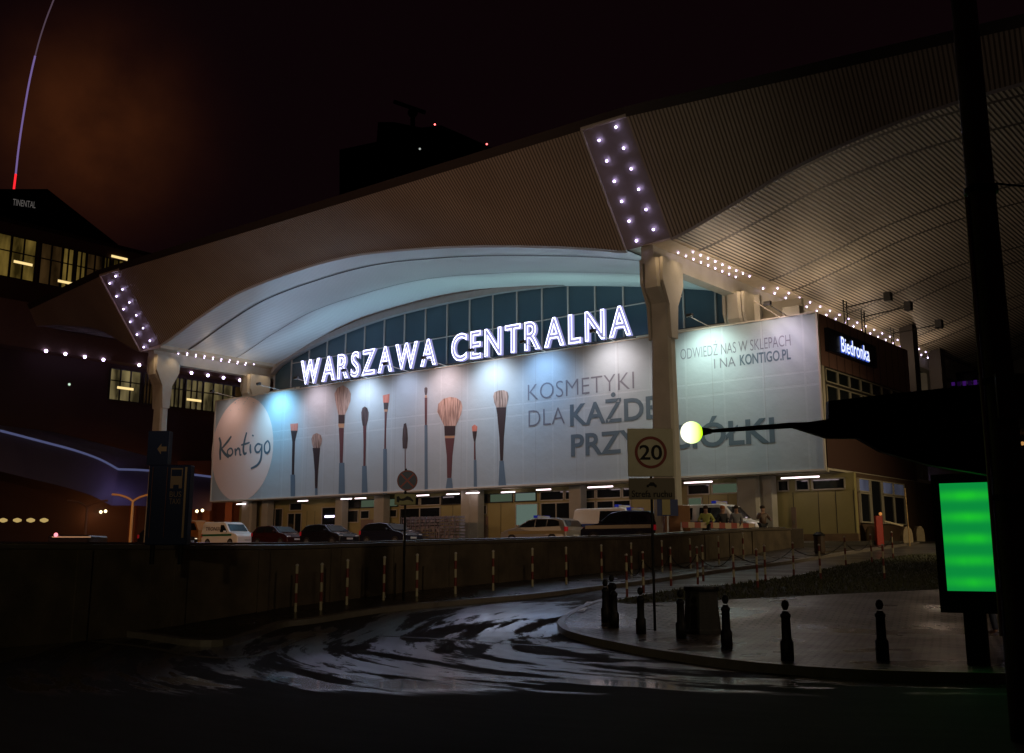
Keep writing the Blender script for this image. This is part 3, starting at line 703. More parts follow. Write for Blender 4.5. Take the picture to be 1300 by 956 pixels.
# logo disc
n_ = 64; cu, cz = pv(309, 570, BV); ru = 3.95; rzz = 4.15; cu = 43.15; cz = 10.05
vv = [(cu, cz)]; ff = []
for r_ in range(1, 13):
    for k in range(n_): a = 2*pi*k/n_; vv.append((cu+ru*r_/12*cos(a), cz+rzz*r_/12*sin(a)))
for k in range(n_): ff.append((0, 1+k, 1+(k+1) % n_))
for r_ in range(11):
    for k in range(n_): a = 1+r_*n_+k; b_ = 1+r_*n_+(k+1) % n_; ff.append((a, b_, b_+n_, a+n_))
def dr_ink(u, z, dv): return B(u, BV-.06+bdisp(u, z)*.6-dv, z)
obj('logo_disc', MB().add([dr_ink(u, z, .012) for u, z in vv], ff), mat('warm pale print', (.72, .61, .59), .6), ban, smooth_=True)
m_ink = mat('slate print', (.085, .14, .19), .6); m_ink2 = mat('thin grey print', (.15, .17, .22), .6); m_hblue = mat('blue handle print', (.10, .17, .25), .6)
# script lettering as brush strokes (zoomed photo coordinates mapped to the cloth)
def zq(x, y, ox=250, oy=430, s=4.158): return pv(ox+x/s, oy+y/s, BV)
def stroke(mbx, pts, w0, w1=None, dv=.04):
    pts3 = resample([Vector((*p, 0)) for p in pts], 6); n = len(pts3); vs = []
    for i, p in enumerate(pts3):
        d = pts3[min(i+1, n-1)]-pts3[max(i-1, 0)]; d.normalize(); nn = Vector((-d.y, d.x, 0)); t = i/(n-1); w = w0+(((w1 if w1 is not None else w0))-w0)*t; w *= .75+.35*sin(pi*t)
        for s_ in (1, -1): q = p+nn*w/2*s_; vs.append(dr_ink(q.x, q.y, dv))
    mbx.add(vs, [(2*i, 2*i+1, 2*i+3, 2*i+2) for i in range(n-1)])
sg = MB(); dv_ = .04
for k, (pts, w) in enumerate([([(122, 522), (130, 555), (127, 600), (128, 640)], .26), ([(186, 515), (165, 545), (134, 582)], .2), ([(134, 582), (150, 605), (172, 628)], .22),
              ([(180, 578), (166, 592), (167, 612), (180, 618), (192, 604), (190, 585), (180, 578)], .17),
              ([(205, 580), (208, 598), (208, 618)], .2), ([(208, 598), (220, 580), (230, 588), (232, 612), (240, 612)], .18),
              ([(268, 495), (256, 540), (250, 585), (256, 608), (268, 602)], .22), ([(238, 562), (262, 556), (284, 548)], .15),
              ([(288, 558), (287, 585), (290, 606)], .2), ([(302, 508), (300, 516)], .22),
              ([(342, 560), (326, 556), (312, 575), (318, 598), (334, 596), (346, 570)], .17), ([(347, 556), (346, 600), (340, 640), (322, 668), (290, 686)], .2),
              ([(378, 538), (362, 560), (362, 592), (374, 604), (388, 588), (388, 556), (378, 538)], .18)]):
    stroke(sg, [zq(*p) for p in pts], w, dv=.022+.001*k)
obj('script_lettering', sg, m_ink, ban)

# text helper
def text_mesh(body, offset=0.0, outline=None, spacing=1.0, res=4):
    c = bpy.data.curves.new('t', 'FONT'); c.body = body; c.size = 1; c.offset = offset; c.space_character = spacing; c.resolution_u = res
    if outline: c.fill_mode = 'NONE'; c.bevel_depth = outline; c.bevel_resolution = 1
    o = bpy.data.objects.new('t', c); COL.objects.link(o); dg = bpy.context.evaluated_depsgraph_get(); dg.update()
    me = bpy.data.meshes.new_from_object(o.evaluated_get(dg)); vs = [v.co.copy() for v in me.vertices]; fs = [tuple(p.vertices) for p in me.polygons]
    bpy.data.objects.remove(o); bpy.data.curves.remove(c); bpy.data.meshes.remove(me)
    return vs, fs
def text_on(body, x0, x1, z0, z1, T, cap=None, offset=0, spacing=1.0):
    """fit flat text into box; T maps (x,z)->world; z1 is cap height top"""
    vs, fs = text_mesh(body, offset, spacing=spacing)
    h = cap or .73
    mnx = min(v.x for v in vs); mxx = max(v.x for v in vs)
    return MB().add([T(x0+(v.x-mnx)/(mxx-mnx)*(x1-x0), z0+(v.y/h)*(z1-z0)) for v in vs], fs)
def ban_T(dv): return lambda u, z: dr_ink(u, z, dv)
def ptxt(name, *a, m=m_ink, **k): return obj(name, text_on(*a, **k), m, ban)
CAPH = max(v.y for v in text_mesh('H')[0])
ptxt('lettering', 'KOSMETYKI', 14.1, 6.2, 11.28, 12.3, ban_T(.022), cap=CAPH, offset=-.012, m=m_ink2)
ptxt('lettering', 'DLA', 14.05, 11.25, 9.62, 10.66, ban_T(.022), cap=CAPH, offset=-.012, m=m_ink2)
ptxt('lettering', 'KAŻDEJ', 10.85, 4.15, 9.45, 10.7, ban_T(.022), cap=CAPH, offset=.022)
ptxt('lettering', 'PRZYJACIÓŁKI', 10.8, -2.45, 7.62, 8.87, ban_T(.022), cap=CAPH, offset=.022)
ptxt('lettering', 'ODWIEDŹ NAS W SKLEPACH', 3.05, -3.6, 12.62, 13.22, ban_T(.022), cap=CAPH, offset=-.006, m=m_ink2)
ptxt('lettering', 'I NA', .95, -.35, 11.88, 12.42, ban_T(.022), cap=CAPH, offset=-.006, m=m_ink2)
ptxt('lettering', 'KONTIGO.PL', -.62, -3.58, 11.9, 12.44, ban_T(.022), cap=CAPH, offset=.02)

def hairmat(name, c1, c2):
    m = bpy.data.materials.new(name); m.use_nodes = True; t = m.node_tree; b = t.nodes['Principled BSDF']; b.inputs['Roughness'].default_value = .6
    tcn = N(t, 'ShaderNodeTexCoord'); mp = N(t, 'ShaderNodeMapping'); mp.inputs['Scale'].default_value = (14, 14, 1.1); t.links.new(tcn.outputs['Object'], mp.inputs[0])
    n = N(t, 'ShaderNodeTexNoise'); n.inputs['Scale'].default_value = 1; n.inputs['Detail'].default_value = 4; t.links.new(mp.outputs[0], n.inputs[0])
    mr_ = N(t, 'ShaderNodeMapRange'); mr_.inputs[1].default_value = .38; mr_.inputs[2].default_value = .62; t.links.new(n.outputs[0], mr_.inputs[0])
    mx = N(t, 'ShaderNodeMix', data_type='RGBA'); mx.inputs[6].default_value = (*c1, 1); mx.inputs[7].default_value = (*c2, 1); t.links.new(mr_.outputs[0], mx.inputs[0]); t.links.new(mx.outputs[2], b.inputs['Base Color'])
    return m
h_red = hairmat('coral bristle print', (.42, .12, .09), (.55, .22, .17)); h_brown = hairmat('brown bristle print', (.10, .07, .06), (.40, .31, .28)); h_tan = hairmat('tan bristle print', (.18, .12, .105), (.48, .36, .32)); h_dark = hairmat('dark bristle print', (.03, .025, .03), (.08, .06, .07))
m_ferr = mat('black ferrule print', (.035, .025, .03), .5); m_brass = mat('brass ring print', (.42, .27, .18), .4); m_shaft = mat('wine shaft print', (.10, .045, .055), .5); m_light = mat('pale bristle print', (.50, .40, .36), .6)
B1 = (250, 430, 4.158); B2 = (540, 430, 4.158)
brushes = [
 (B1, [('head', h_red, [(497, 450), (538, 447), (535, 486), (500, 486)]), ('ferrule', m_ferr, [(500, 486), (535, 486), (522, 545), (518, 718), (505, 718), (508, 545)]), ('handle', m_hblue, [(499, 718), (523, 718), (523, 836), (499, 837)])]),
 (B1, [('head', h_brown, [(608, 530), (615, 508), (636, 498), (658, 508), (665, 530), (662, 555), (652, 577), (618, 577), (611, 555)]), ('ferrule', m_ferr, [(614, 577), (655, 576), (652, 610), (644, 700), (641, 790), (628, 790), (626, 700), (618, 610)]), ('handle', m_hblue, [(628, 790), (641, 790), (642, 832), (627, 833)])]),
 (B1, [('head', h_tan, [(730, 290), (745, 262), (775, 246), (803, 262), (818, 290), (815, 330), (798, 375), (785, 402), (751, 402), (738, 345)]), ('ferrule', m_ferr, [(751, 402), (785, 402), (783, 448), (751, 448)]), ('ring', m_brass, [(750, 450), (783, 449), (780, 470), (753, 470)]), ('shaft', m_shaft, [(753, 472), (780, 472), (777, 560), (774, 656), (758, 656), (757, 560)]), ('handle', m_hblue, [(755, 656), (783, 655), (786, 829), (752, 830)])]),
 (B1, [('head', h_dark, [(872, 390), (878, 366), (890, 358), (903, 366), (911, 390), (907, 430), (899, 460), (879, 460), (873, 425)]), ('shaft', m_shaft, [(881, 460), (898, 460), (896, 560), (894, 672), (882, 672), (883, 560)]), ('handle', m_hblue, [(876, 672), (900, 672), (906, 825), (874, 826)])]),
 (B1, [('head', h_red, [(985, 300), (1022, 291), (1018, 338), (988, 338)]), ('ferrule', m_ferr, [(989, 338), (1016, 338), (1012, 374), (992, 374)]), ('ring', m_brass, [(992, 374), (1012, 374), (1010, 386), (994, 386)]), ('shaft', m_shaft, [(995, 386), (1008, 386), (1003, 480), (1002, 582), (993, 582), (995, 480)]), ('handle', m_hblue, [(988, 582), (1007, 582), (1008, 821), (986, 822)])]),
 (B1, [('head', h_dark, [(1096, 450), (1108, 445), (1115, 480), (1117, 530), (1113, 580), (1090, 580), (1088, 530), (1091, 480)]), ('shaft', m_shaft, [(1101, 580), (1105, 580), (1106, 700), (1101, 700)]), ('handle', m_hblue, [(1096, 700), (1111, 700), (1112, 817), (1095, 818)])]),
 (B1, [('head', h_dark, [(1205, 262), (1213, 255), (1221, 262), (1220, 285), (1217, 298), (1208, 298), (1205, 280)]), ('ring', m_brass, [(1208, 299), (1218, 299), (1218, 312), (1208, 312)]), ('shaft', m_shaft, [(1206, 312), (1220, 312), (1218, 456), (1208, 456)]), ('handle', m_hblue, [(1206, 456), (1221, 456), (1223, 808), (1206, 809)])]),
 (B2, [('head', h_tan, [(67, 385), (72, 345), (100, 318), (135, 308), (168, 313), (192, 330), (200, 360), (192, 400), (165, 460), (104, 461), (86, 425)]), ('ferrule', m_ferr, [(104, 461), (163, 460), (160, 512), (106, 513)]), ('ring', m_brass, [(106, 514), (160, 513), (157, 524), (108, 525)]), ('shaft', m_shaft, [(107, 526), (158, 525), (146, 620), (141, 735), (119, 736), (117, 620)]), ('handle', m_hblue, [(119, 737), (143, 736), (151, 800), (110, 802)])]),
 (B2, [('head', h_red, [(250, 465), (265, 453), (280, 465), (277, 489), (253, 489)]), ('ferrule', m_ferr, [(253, 489), (277, 489), (274, 516), (268, 545), (262, 545), (256, 516)]), ('shaft', m_shaft, [(262, 546), (269, 546), (271, 640), (261, 640)]), ('handle', m_hblue, [(260, 641), (274, 641), (277, 794), (260, 795)])]),
 (B2, [('head', h_brown, [(362, 305), (368, 284), (390, 274), (418, 272), (438, 282), (443, 305), (436, 340), (431, 361), (377, 363), (368, 340)]), ('ferrule', m_ferr, [(377, 364), (431, 362), (428, 400), (418, 520), (414, 644), (399, 645), (394, 520), (383, 400)]), ('handle', m_hblue, [(395, 646), (417, 645), (431, 778), (390, 780)])]),
]
for (ox, oy, s_), parts in brushes:
    parent = None
    for nm, m_, pts in parts:
        q = [zq(x, y, ox, oy, s_) for x, y in pts]
        o = obj('brush_'+nm if nm != 'head' else 'brush_print', MB().add([dr_ink(u, z, .02) for u, z in q], [tuple(range(len(q)))]), m_, parent or ban)
        if parent is None: parent = o
# floodlights on arms in front of the banner top: one fixture per arm
FL = [(44.5, (1, .72, .62), .35, 2), (38.6, (.32, .72, 1.0), 2.3, 0), (34.2, (1.0, .70, .72), .95, 1), (29.0, (.80, .86, 1.0), 1.5, 0), (24.8, (.80, .78, .95), .7, 0), (21.2, (1.0, .66, .62), 1.25, 1), (17.0, (.85, .90, 1.0), 1.6, 0), (12.8, (.45, .68, 1.0), 1.2, 0), (7.6, (1.0, .78, .72), 1.25, 1), (1.2, (.86, 1.0, .82), 1.7, 0), (-3.4, (1.0, .74, .86), .7, 0)]
fl_lab = ['floodlight at the far left corner over the round logo', 'floodlight throwing the blue pool above the first red brush', 'floodlight over the gap between small brush and big tan brush', 'floodlight below the letters SZA of the sign', 'floodlight below the last letters of the first word', 'floodlight above the wide fan brush, throwing a pink pool', 'floodlight above the last brush on the banner', 'floodlight throwing the blue pool over the word KOSMETYKI', 'floodlight just left of the front pylon', 'floodlight on an arm just right of the front pylon', 'floodlight at the right corner of the banner']
m_fx = mat('floodlight housing', (.03, .03, .03), .5)
m_lens = emis('floodlight lens', (1, .9, .85), 4)
for (u_, c_, e_, _), lb in zip(FL, fl_lab):
    f = thing('floodlight', lb, 'floodlight', tuple(B(u_, 7.3, 14.3)), group='floodlights above the banner')
    obj('arm', MB().bar(B(u_, 7.25, 14.28), B(u_, 4.9, 14.5), .025), m_trim, f)
    h = obj('lamp_head', MB().box(u_-.2, u_+.2, 4.72, 4.92, 14.46, 14.66, B), m_fx, f, bev=.03)
    lamp('SPOT', B(u_, 4.7, 14.40), B(u_, 7.0, 11.3), 720*e_, c_, .45, 122, 1.0, parent=f)

# ================================================================ NEON SIGN
sign = thing('illuminated_sign', 'white neon letters WARSZAWA CENTRALNA standing on the edge above the banner', 'sign', tuple(B(21, 7.3, 14.3)))
m_lbody = mat('letter casing', (.10, .08, .16), .5, emit=(.50, .52, 1.0), es=.5)  # violet emission stands for the neon's light on the casing
def word(w, uL, uR, z0, z1):
    ls = []; x = 0
    for ch in w:
        vs, fs = text_mesh(ch, .03); mn = min(v.x for v in vs); mx = max(v.x for v in vs); ls.append((ch, mn, mx, x)); x += (mx-mn)+.13
    tot = x-.13; k = (uR-uL)/tot
    for ch, mn, mx, x0 in ls:
        T = lambda v, dv, mn=mn, x0=x0: B(uL+(x0+v.x-mn)*k, 7.25+dv, z0+v.y/CAPH*(z1-z0))
        vs, fs = text_mesh(ch, .03)
        n = len(vs)
        body = MB().add([T(v, 0) for v in vs], fs); body.add([T(v, .18) for v in vs], fs)
        L = obj('letter', body, m_lbody, sign)
        vs, fs = text_mesh(ch, .004, outline=.015)
        obj('neon_tube', MB().add([T(v, -.05-v.z*1.2) for v in vs], fs), m_neon, L)
word('WARSZAWA', 36.65, 22.35, 14.62, 16.38); word('CENTRALNA', 20.95, 6.5, 14.62, 16.38)
fr = MB(); fr.box(6.3, 36.9, 7.4, 7.46, 14.38, 14.48, B)
for k in range(32): fr.bar(B(6.5+k, 7.45, 14.0), B(6.5+k, 7.45, 14.6), .03)
for k in range(9): fr.bar(B(8+3.4*k, 7.4, 14.5), B(8+3.4*k+.0, 8.6, 13.9), .03)
obj('support_rail', fr, m_fx, sign)
for k, (a) in enumerate((9.5, 14, 18.5, 24.5, 29, 33.5)): lamp('AREA', B(a, 6.95, 15.4), B(a, 5.0, 13.6), 22, (.72, .68, 1.0), 3.0, parent=sign, sy=1.2)

# ================================================================ uplights on the podium roof for the vault
ups = [(38.5, (.50, .70, 1.0), 400), (33.5, (.45, .74, 1.0), 800), (27, (.44, .78, .97), 760), (20, (.50, .86, .92), 760), (13, (.52, .88, .88), 720), (6.5, (.54, .88, .85), 520)]
ul_lab = ['uplight farthest left behind the sign', 'uplight behind the first letters, second from the left', 'uplight behind the letters AWA of the sign', 'uplight behind the gap between the two words', 'uplight behind the letters RAL of the sign', 'uplight nearest the front pylon behind the sign']
for (u_, c_, w_), lb in zip(ups, ul_lab):
    f = thing('uplight', lb, 'floodlight', tuple(B(u_, 8.2, 13.8)), group='uplights behind the sign')
    obj('lamp_head', MB().box(u_-.3, u_+.3, 8.0, 8.4, 13.8, 14.1, B), m_fx, f)
    lamp('AREA', B(u_, 8.2, 14.25), B(u_-1.0, 3.5, 19.5), w_*.27, c_, 5.5, parent=f, sy=.5)
# warm uplights for the slatted wing
for (u_, v_, w_, lb) in ((-4.6, 12.5, 150, 'warm uplight on the podium corner under the slatted wing'), (-4.6, 18.5, 110, 'warm uplight at the rear of the podium under the slatted wing')):
    f = thing('uplight', lb, 'floodlight', tuple(B(u_, v_, 13.8)), group='warm uplights under the wing')
    obj('lamp_head', MB().box(u_-.2, u_+.2, v_-.2, v_+.2, 13.8, 14.3, B), m_fx, f)
    lamp('SPOT', B(u_+.3, v_, 14.5), B(u_-1.5, v_-3.5, 19), w_, (1.0, .74, .46), .2, 150, 1.0, parent=f)
# warm washers at the heads of the pylons and under the beam
for uc, v_ in ((0, 0), (UL, 0), (0, 8.6), (UL, 8.6)):
    lamp('SPOT', B(uc-.9, v_-1.6 if v_ == 0 else v_-1.3, 16.85), B(uc-.2, v_-.2, 12), 70, (1.0, .66, .36), .1, 100, 1.0, parent=st)
    lamp('SPOT', B(uc-1.25, v_+.3, 16.85), B(uc-.3, v_, 11.5), 50, (1.0, .70, .42), .1, 100, 1.0, parent=st)
for v_ in (2.2, 5.5, 12, 18, 25, 33): lamp('POINT', B(-2.2, v_, 15.2), None, 130, (1.0, .74, .52), .2, parent=st)
for v_ in (3, 6): lamp('POINT', B(UL-1.9, v_, 15.9), None, 25, (1.0, .74, .52), .2, parent=st)

# supermarket sign on the side cladding
sm = thing('shop_sign', 'blue and white lit shop sign on the brown side cladding', 'sign', tuple(B(PU0-.05, 12, 12.4)))
v0, z0 = pu(1055, 433, PU0-.3); v1, z1 = pu(1112, 462, PU0-.3)
obj('sign_panel', MB().box(PU0-.25, PU0-.05, v0-.2, v1+.3, 12.25, 13.5, B), mat('black sign panel', (.006, .006, .012), .4), sm)
def smT(v, z): return B(PU0-.30, v, z)
obj('lettering', text_on('Biedronka', 9.3, 13.3, 12.45, 13.25, smT, cap=CAPH, offset=.008), emis('lit white letters', (.80, .87, 1.0), 1.3), sm)
def smT2(v, z): return B(PU0-.27, v-.04, z-.03)
obj('letter_glow_edge', text_on('Biedronka', 9.3, 13.3, 12.45, 13.25, smT2, cap=CAPH, offset=.03), emis('blue edge light', (.08, .18, 1.0), .7), sm)

# roof-edge equipment: camera arms and masts on the side podium
def mast(v_, h, arm, lb, nm='lamp_mast'):
    t = thing(nm, lb, 'mast', tuple(B(PU0+.3, v_, 14.1)), group='masts on the podium edge')
    mbx = MB(); mbx.bar(B(PU0+.2, v_-.2, 14.0), B(PU0+.2, v_-.2, 14.0+h), .04); mbx.bar(B(PU0+.2, v_+.25, 14.0), B(PU0+.2, v_+.25, 14.0+h), .04)
    for k in range(4): mbx.bar(B(PU0+.2, v_-.2, 14.3+h*k/4.5), B(PU0+.2, v_+.25, 14.3+h*k/4.5), .025)
    obj('frame', mbx, m_fx, t)
    if arm:
        obj('arm', MB().bar(B(PU0+.2, v_, 14+h*.75), B(PU0-arm, v_+.4, 14+h*.95), .035), m_fx, t)
        obj('lamp_head', MB().box(PU0-arm-.3, PU0-arm+.1, v_+.2, v_+.6, 13.85+h*.9, 14.35+h*.9, B), m_fx, t, bev=.03)
mast(11.4, 1.7, 2.0, 'ladder mast nearest the banner corner, with arm and black lamp head')
mast(14.0, 1.6, 2.2, 'ladder mast in the middle of the side parapet, with long arm')
mast(18.6, 1.3, 2.4, 'ladder mast farthest back on the side parapet')
# clutter on the roof edge right of the front pylon
rc = thing('rooftop_duct', 'pair of pale rooftop pipes standing behind the banner right of the pylon', 'pipe', tuple(B(-1.2, 8.0, 13.8)))
for u_, nm in ((.35, 'pipe'), (-1.15, 'pipe')): obj(nm, MB().box(u_-.18, u_+.18, 8.2, 8.5, 13.8, 16.0, B), m_concrete, rc, bev=.03)
obj('bracket', MB().bar(B(.3, 8.2, 14.4), B(-2.6, 7.6, 14.3), .05), m_trim, rc)
obj('bracket', MB().bar(B(-1.1, 8.0, 15.6), B(-2.9, 7.4, 14.3), .04), m_trim, rc)
ac = tag(centre(obj('air_conditioner', MB().box(-3.9, -2.9, 7.6, 8.2, 13.9, 14.9, B), m_concrete, bev=.04)), 'grey air conditioning box on the roof edge right of the inner pylon', 'air conditioner')

# ================================================================ GLOBE LAMP, BIG POLE, DARK SIGN BOARD
DP = 11.0
pb = pd(1275, 860, DP); pole_base = Vector((pb.x, DP, .14))
pt = pd(1225, 10, DP)
gp = thing('street_pole', 'thick dark concrete pole at the right edge with a pale strip for its lit side', 'pole', (pd(1262, 860, DP).x, DP, .14))
cx_ = lambda py: (pd(1210+(py/850)*55, py, DP).x+pd(1246+(py/850)*52, py, DP).x)/2
xb = pd(1287, 700, DP).x
obj('pole_shaft', MB().lathe([(.185, -.3), (.175, 1.0), (.16, 3.0), (.135, 7.5), (.125, 9.5)], 20, (xb, DP, .14)), mat('old pole', (.10, .075, .05), .6, noise=.5, nscale=3, bump=.3), gp, smooth_=True)
side_strip = MB(); side_strip.bar((xb-.20, DP, 1.0), (xb-.165, DP, 5.6), .02); obj('lit_side_strip', side_strip, mat('pale conduit', (.5, .42, .3), .4), gp)  # pale strip added for the light along the pole's left edge
clampm = MB()
for z in (2.2, 3.4, 5.5): obj('clamp', MB().lathe([(.175, z), (.175, z+.06)], 16, (xb, DP, .14)), m_black, gp)
cb = MB().bar((xb+.1, DP-.1, 5.72), (xb+6, DP+3, 6.4), .012); obj('cable', cb, m_black, gp)
pst = MB().box(xb-.12, xb+.35, DP-.26, DP-.22, 2.0, 2.55); 
# board carried by the pole, back side to us, with tapered tip and lamp arm
DB = 12.6
bpts = [(1000, 539.5), (1052, 532), (1052, 509), (1130, 500), (1262, 486), (1262, 604), (1180, 590), (1120, 573), (1090, 556), (1052, 556)]
brd = thing('sign_board', 'big black board seen from behind, hung left of the thick pole', 'sign', tuple(pd(1262, 545, DB)))
pp = [pd(x, y, DB) for x, y in bpts]
mbx = MB(); n = len(pp); mbx.add([p for p in pp]+[p+Vector((0, .12, 0)) for p in pp], [tuple(range(n)), tuple(range(n, 2*n))[::-1]]+[(i, (i+1) % n, (i+1) % n+n, i+n) for i in range(n)])
obj('board', mbx, m_black, brd)
a0, a1 = pd(1262, 530, DB-.1), pd(xb*0+1275, 530, DB-.1)
obj('bracket', MB().bar(pd(1200, 545, DB-.02), Vector((xb, DP+.1, pd(1200, 545, DB).z)), .04), m_black, brd)
# globe lamp on a thin arm
lamp('AREA', (c4_ := pd(1231, 680, 16.75)), c4_+Vector((-.2, -4, -1.4)), 3, (.05, 1.0, .12), .75, name='screen_light', sy=1.6)
gl = thing('globe_lamp', 'glowing yellow green globe lamp on a thin black arm before the banner', 'lamp', tuple(pd(878, 549, DB+.06)))
gc = pd(878, 549, DB+.06); R_ = 14.5*DB/1377
def globe_mat():
    m = bpy.data.materials.new('lit globe'); m.use_nodes = True; t = m.node_tree; t.nodes.clear()
    o = N(t, 'ShaderNodeOutputMaterial'); e = N(t, 'ShaderNodeEmission'); tcn = N(t, 'ShaderNodeTexCoord'); sp = N(t, 'ShaderNodeSeparateXYZ'); t.links.new(tcn.outputs['Object'], sp.inputs[0])
    r = N(t, 'ShaderNodeMapRange'); r.inputs[1].default_value = -.06; r.inputs[2].default_value = .10; t.links.new(sp.outputs[0], r.inputs[0])
    mx = N(t, 'ShaderNodeMix', data_type='RGBA'); mx.inputs[6].default_value = (1.0, 1.0, .74, 1); mx.inputs[7].default_value = (.45, .85, .01, 1); t.links.new(r.outputs[0], mx.inputs[0])
    t.links.new(mx.outputs[2], e.inputs[0]); e.inputs[1].default_value = 1.6; t.links.new(e.outputs[0], o.inputs[0]); return m
obj('globe', MB().ball(gc, R_, 24, 16), globe_mat(), gl, smooth_=True)
ap = [pd(x, y, DB+.06) for x, y in ((893, 548), (900, 547.5), (1004, 540), (1060, 540))]
obj('socket', MB().bar(ap[0]-Vector((.03, 0, 0)), ap[1]+Vector((.03, 0, 0)), .055, 12, .03), m_black, gl)
obj('arm', MB().bar(ap[1], ap[2], .022, 8, .035).bar(ap[2], ap[3], .035, 8, .05), m_black, gl)
lamp('POINT', gc+Vector((-.22, .0, 0)), None, 5, (.75, 1, .25), .05, parent=gl)

# ================================================================ GREEN ADVERT LIGHT BOX
DG = 17.0
gx0, gx1 = pd(1196, 690, DG), pd(1262, 690, DG-.35)
gb = thing('advert_lightbox', 'black framed light box glowing bright green by the pole', 'light box', (gx0.x+.4, DG, .15))
def green_mat():
    m = bpy.data.materials.new('green backlit screen'); m.use_nodes = True; t = m.node_tree; t.nodes.clear()
    o = N(t, 'ShaderNodeOutputMaterial'); e = N(t, 'ShaderNodeEmission'); uv = N(t, 'ShaderNodeUVMap'); sp = N(t, 'ShaderNodeSeparateXYZ'); t.links.new(uv.outputs[0], sp.inputs[0])
    w = M_(t, 'SINE', M_(t, 'MULTIPLY_ADD', sp.outputs[1], 31.4, -.9)); w = M_(t, 'MULTIPLY_ADD', w, .5, .5); w = M_(t, 'POWER', w, 1.6)
    cxx = M_(t, 'SUBTRACT', 1.0, M_(t, 'MULTIPLY', M_(t, 'ABSOLUTE', M_(t, 'SUBTRACT', sp.outputs[0], .55)), .9))
    n = N(t, 'ShaderNodeTexNoise'); n.inputs['Scale'].default_value = 3; t.links.new(uv.outputs[0], n.inputs[0])
    vert = M_(t, 'MULTIPLY_ADD', sp.outputs[1], .35, .75)
    w = M_(t, 'MULTIPLY', M_(t, 'MULTIPLY', w, cxx), M_(t, 'MULTIPLY', vert, M_(t, 'MULTIPLY_ADD', n.outputs[0], .8, .5)), clamp=True)
    mx = N(t, 'ShaderNodeMix', data_type='RGBA'); mx.inputs[6].default_value = (.003, .25, .042, 1); mx.inputs[7].default_value = (.012, .55, .025, 1); t.links.new(w, mx.inputs[0])
    t.links.new(mx.outputs[2], e.inputs[0]); e.inputs[1].default_value = 1.0; t.links.new(e.outputs[0], o.inputs[0]); return m
c4 = [pd(1203, 752, DG), pd(1266, 749, DG-.35), pd(1259, 610, DG-.35), pd(1196, 616, DG)]
c4[3] = Vector((c4[0].x, c4[0].y, c4[3].z)); c4[2] = Vector((c4[1].x, c4[1].y, c4[2].z))
zt = (c4[2].z+c4[3].z)/2; zb = (c4[0].z+c4[1].z)/2
for i in (0, 1): c4[i].z = zb
for i in (2, 3): c4[i].z = zt
obj('screen', MB().add(c4, [(0, 1, 2, 3)], [(0, 0), (1, 0), (1, 1), (0, 1)]), green_mat(), gb)
dr = (c4[1]-c4[0]); dr.z = 0; L_ = dr.length; dr.normalize(); nn = Vector((-dr.y, dr.x, 0))
def GT_(a, b_, z): return c4[0]+dr*a+nn*b_+Vector((0, 0, z-c4[0].z))
fr = MB(); fr.box(-.12, 0, -.03, .22, zb-.33, zt+.14, GT_); fr.box(L_, L_+.12, -.03, .22, zb-.33, zt+.14, GT_); fr.box(-.0, L_, -.03, .22, zt, zt+.14, GT_); fr.box(0, L_, -.03, .22, zb-.33, zb, GT_); fr.box(0, L_, .02, .2, zb, zt, GT_)
obj('frame', fr, m_black, gb)
obj('leg', MB().box(L_/2-.16, L_/2+.16, .03, .17, .12, zb-.33, GT_), m_black, gb)

# ================================================================ BOLLARDS, BIN, STRIPED POSTS
bprof = [(.105, 0), (.105, .30), (.085, .32), (.078, .34), (.072, .66), (.085, .68), (.085, .72), (.06, .74), (.05, .77), (.030, .79), (.045, .81), (.062, .85), (.062, .88), (.045, .93), (.01, .95)]
def bollard():
    t = thing('bollard', '', 'bollard', (0, 0, 0), group='black bollards along the pavement edge')
    obj('post', MB().lathe(bprof[:9], 18), m_black, t, rel=False); obj('ball_finial', MB().lathe(bprof[9:], 18), m_black, t, rel=False)
    for c in t.children:
        for p in c.data.polygons: p.use_smooth = True
    return t
bl = [((1000, 839), 'tall black bollard at the front kerb in the widest gap, right of the middle'), ((923, 824), 'black bollard just right of the litter bin'), ((865, 811), 'black bollard just left of the litter bin'), ((814, 805), 'black bollard just left of the pole of the 20 sign'), ((780, 796), 'front one of the cluster of bollards at the kerb tip'), ((769, 790), 'leftmost bollard at the kerb tip'), ((777, 783), 'rearmost bollard of the cluster at the kerb tip'), ((1121, 838), 'rightmost dark bollard before the light box')]
b0 = bollard()
for i, (q, lb) in enumerate(bl):
    p = g(*q, .135)
    o = b0 if i == 0 else dup(b0); o.location = p; o['label'] = lb
# litter bin
pbin = g(892, 804, .135)
bn = thing('litter_bin', 'tall dark tapered litter bin standing between two bollards', 'litter bin', tuple(pbin))
obj('bin_body', MB().lathe([(.40, 0), (.40, .06), (.38, .10), (.335, .80), (.34, .86)], 10, tuple(pbin)), mat('dark cast bin', (.016, .015, .013), .6, bump=.4, bscale=18), bn)
obj('rim', MB().lathe([(.36, .86), (.37, .90), (.36, .95), (.27, .955), (.26, .90)], 20, tuple(pbin)), m_black, bn)
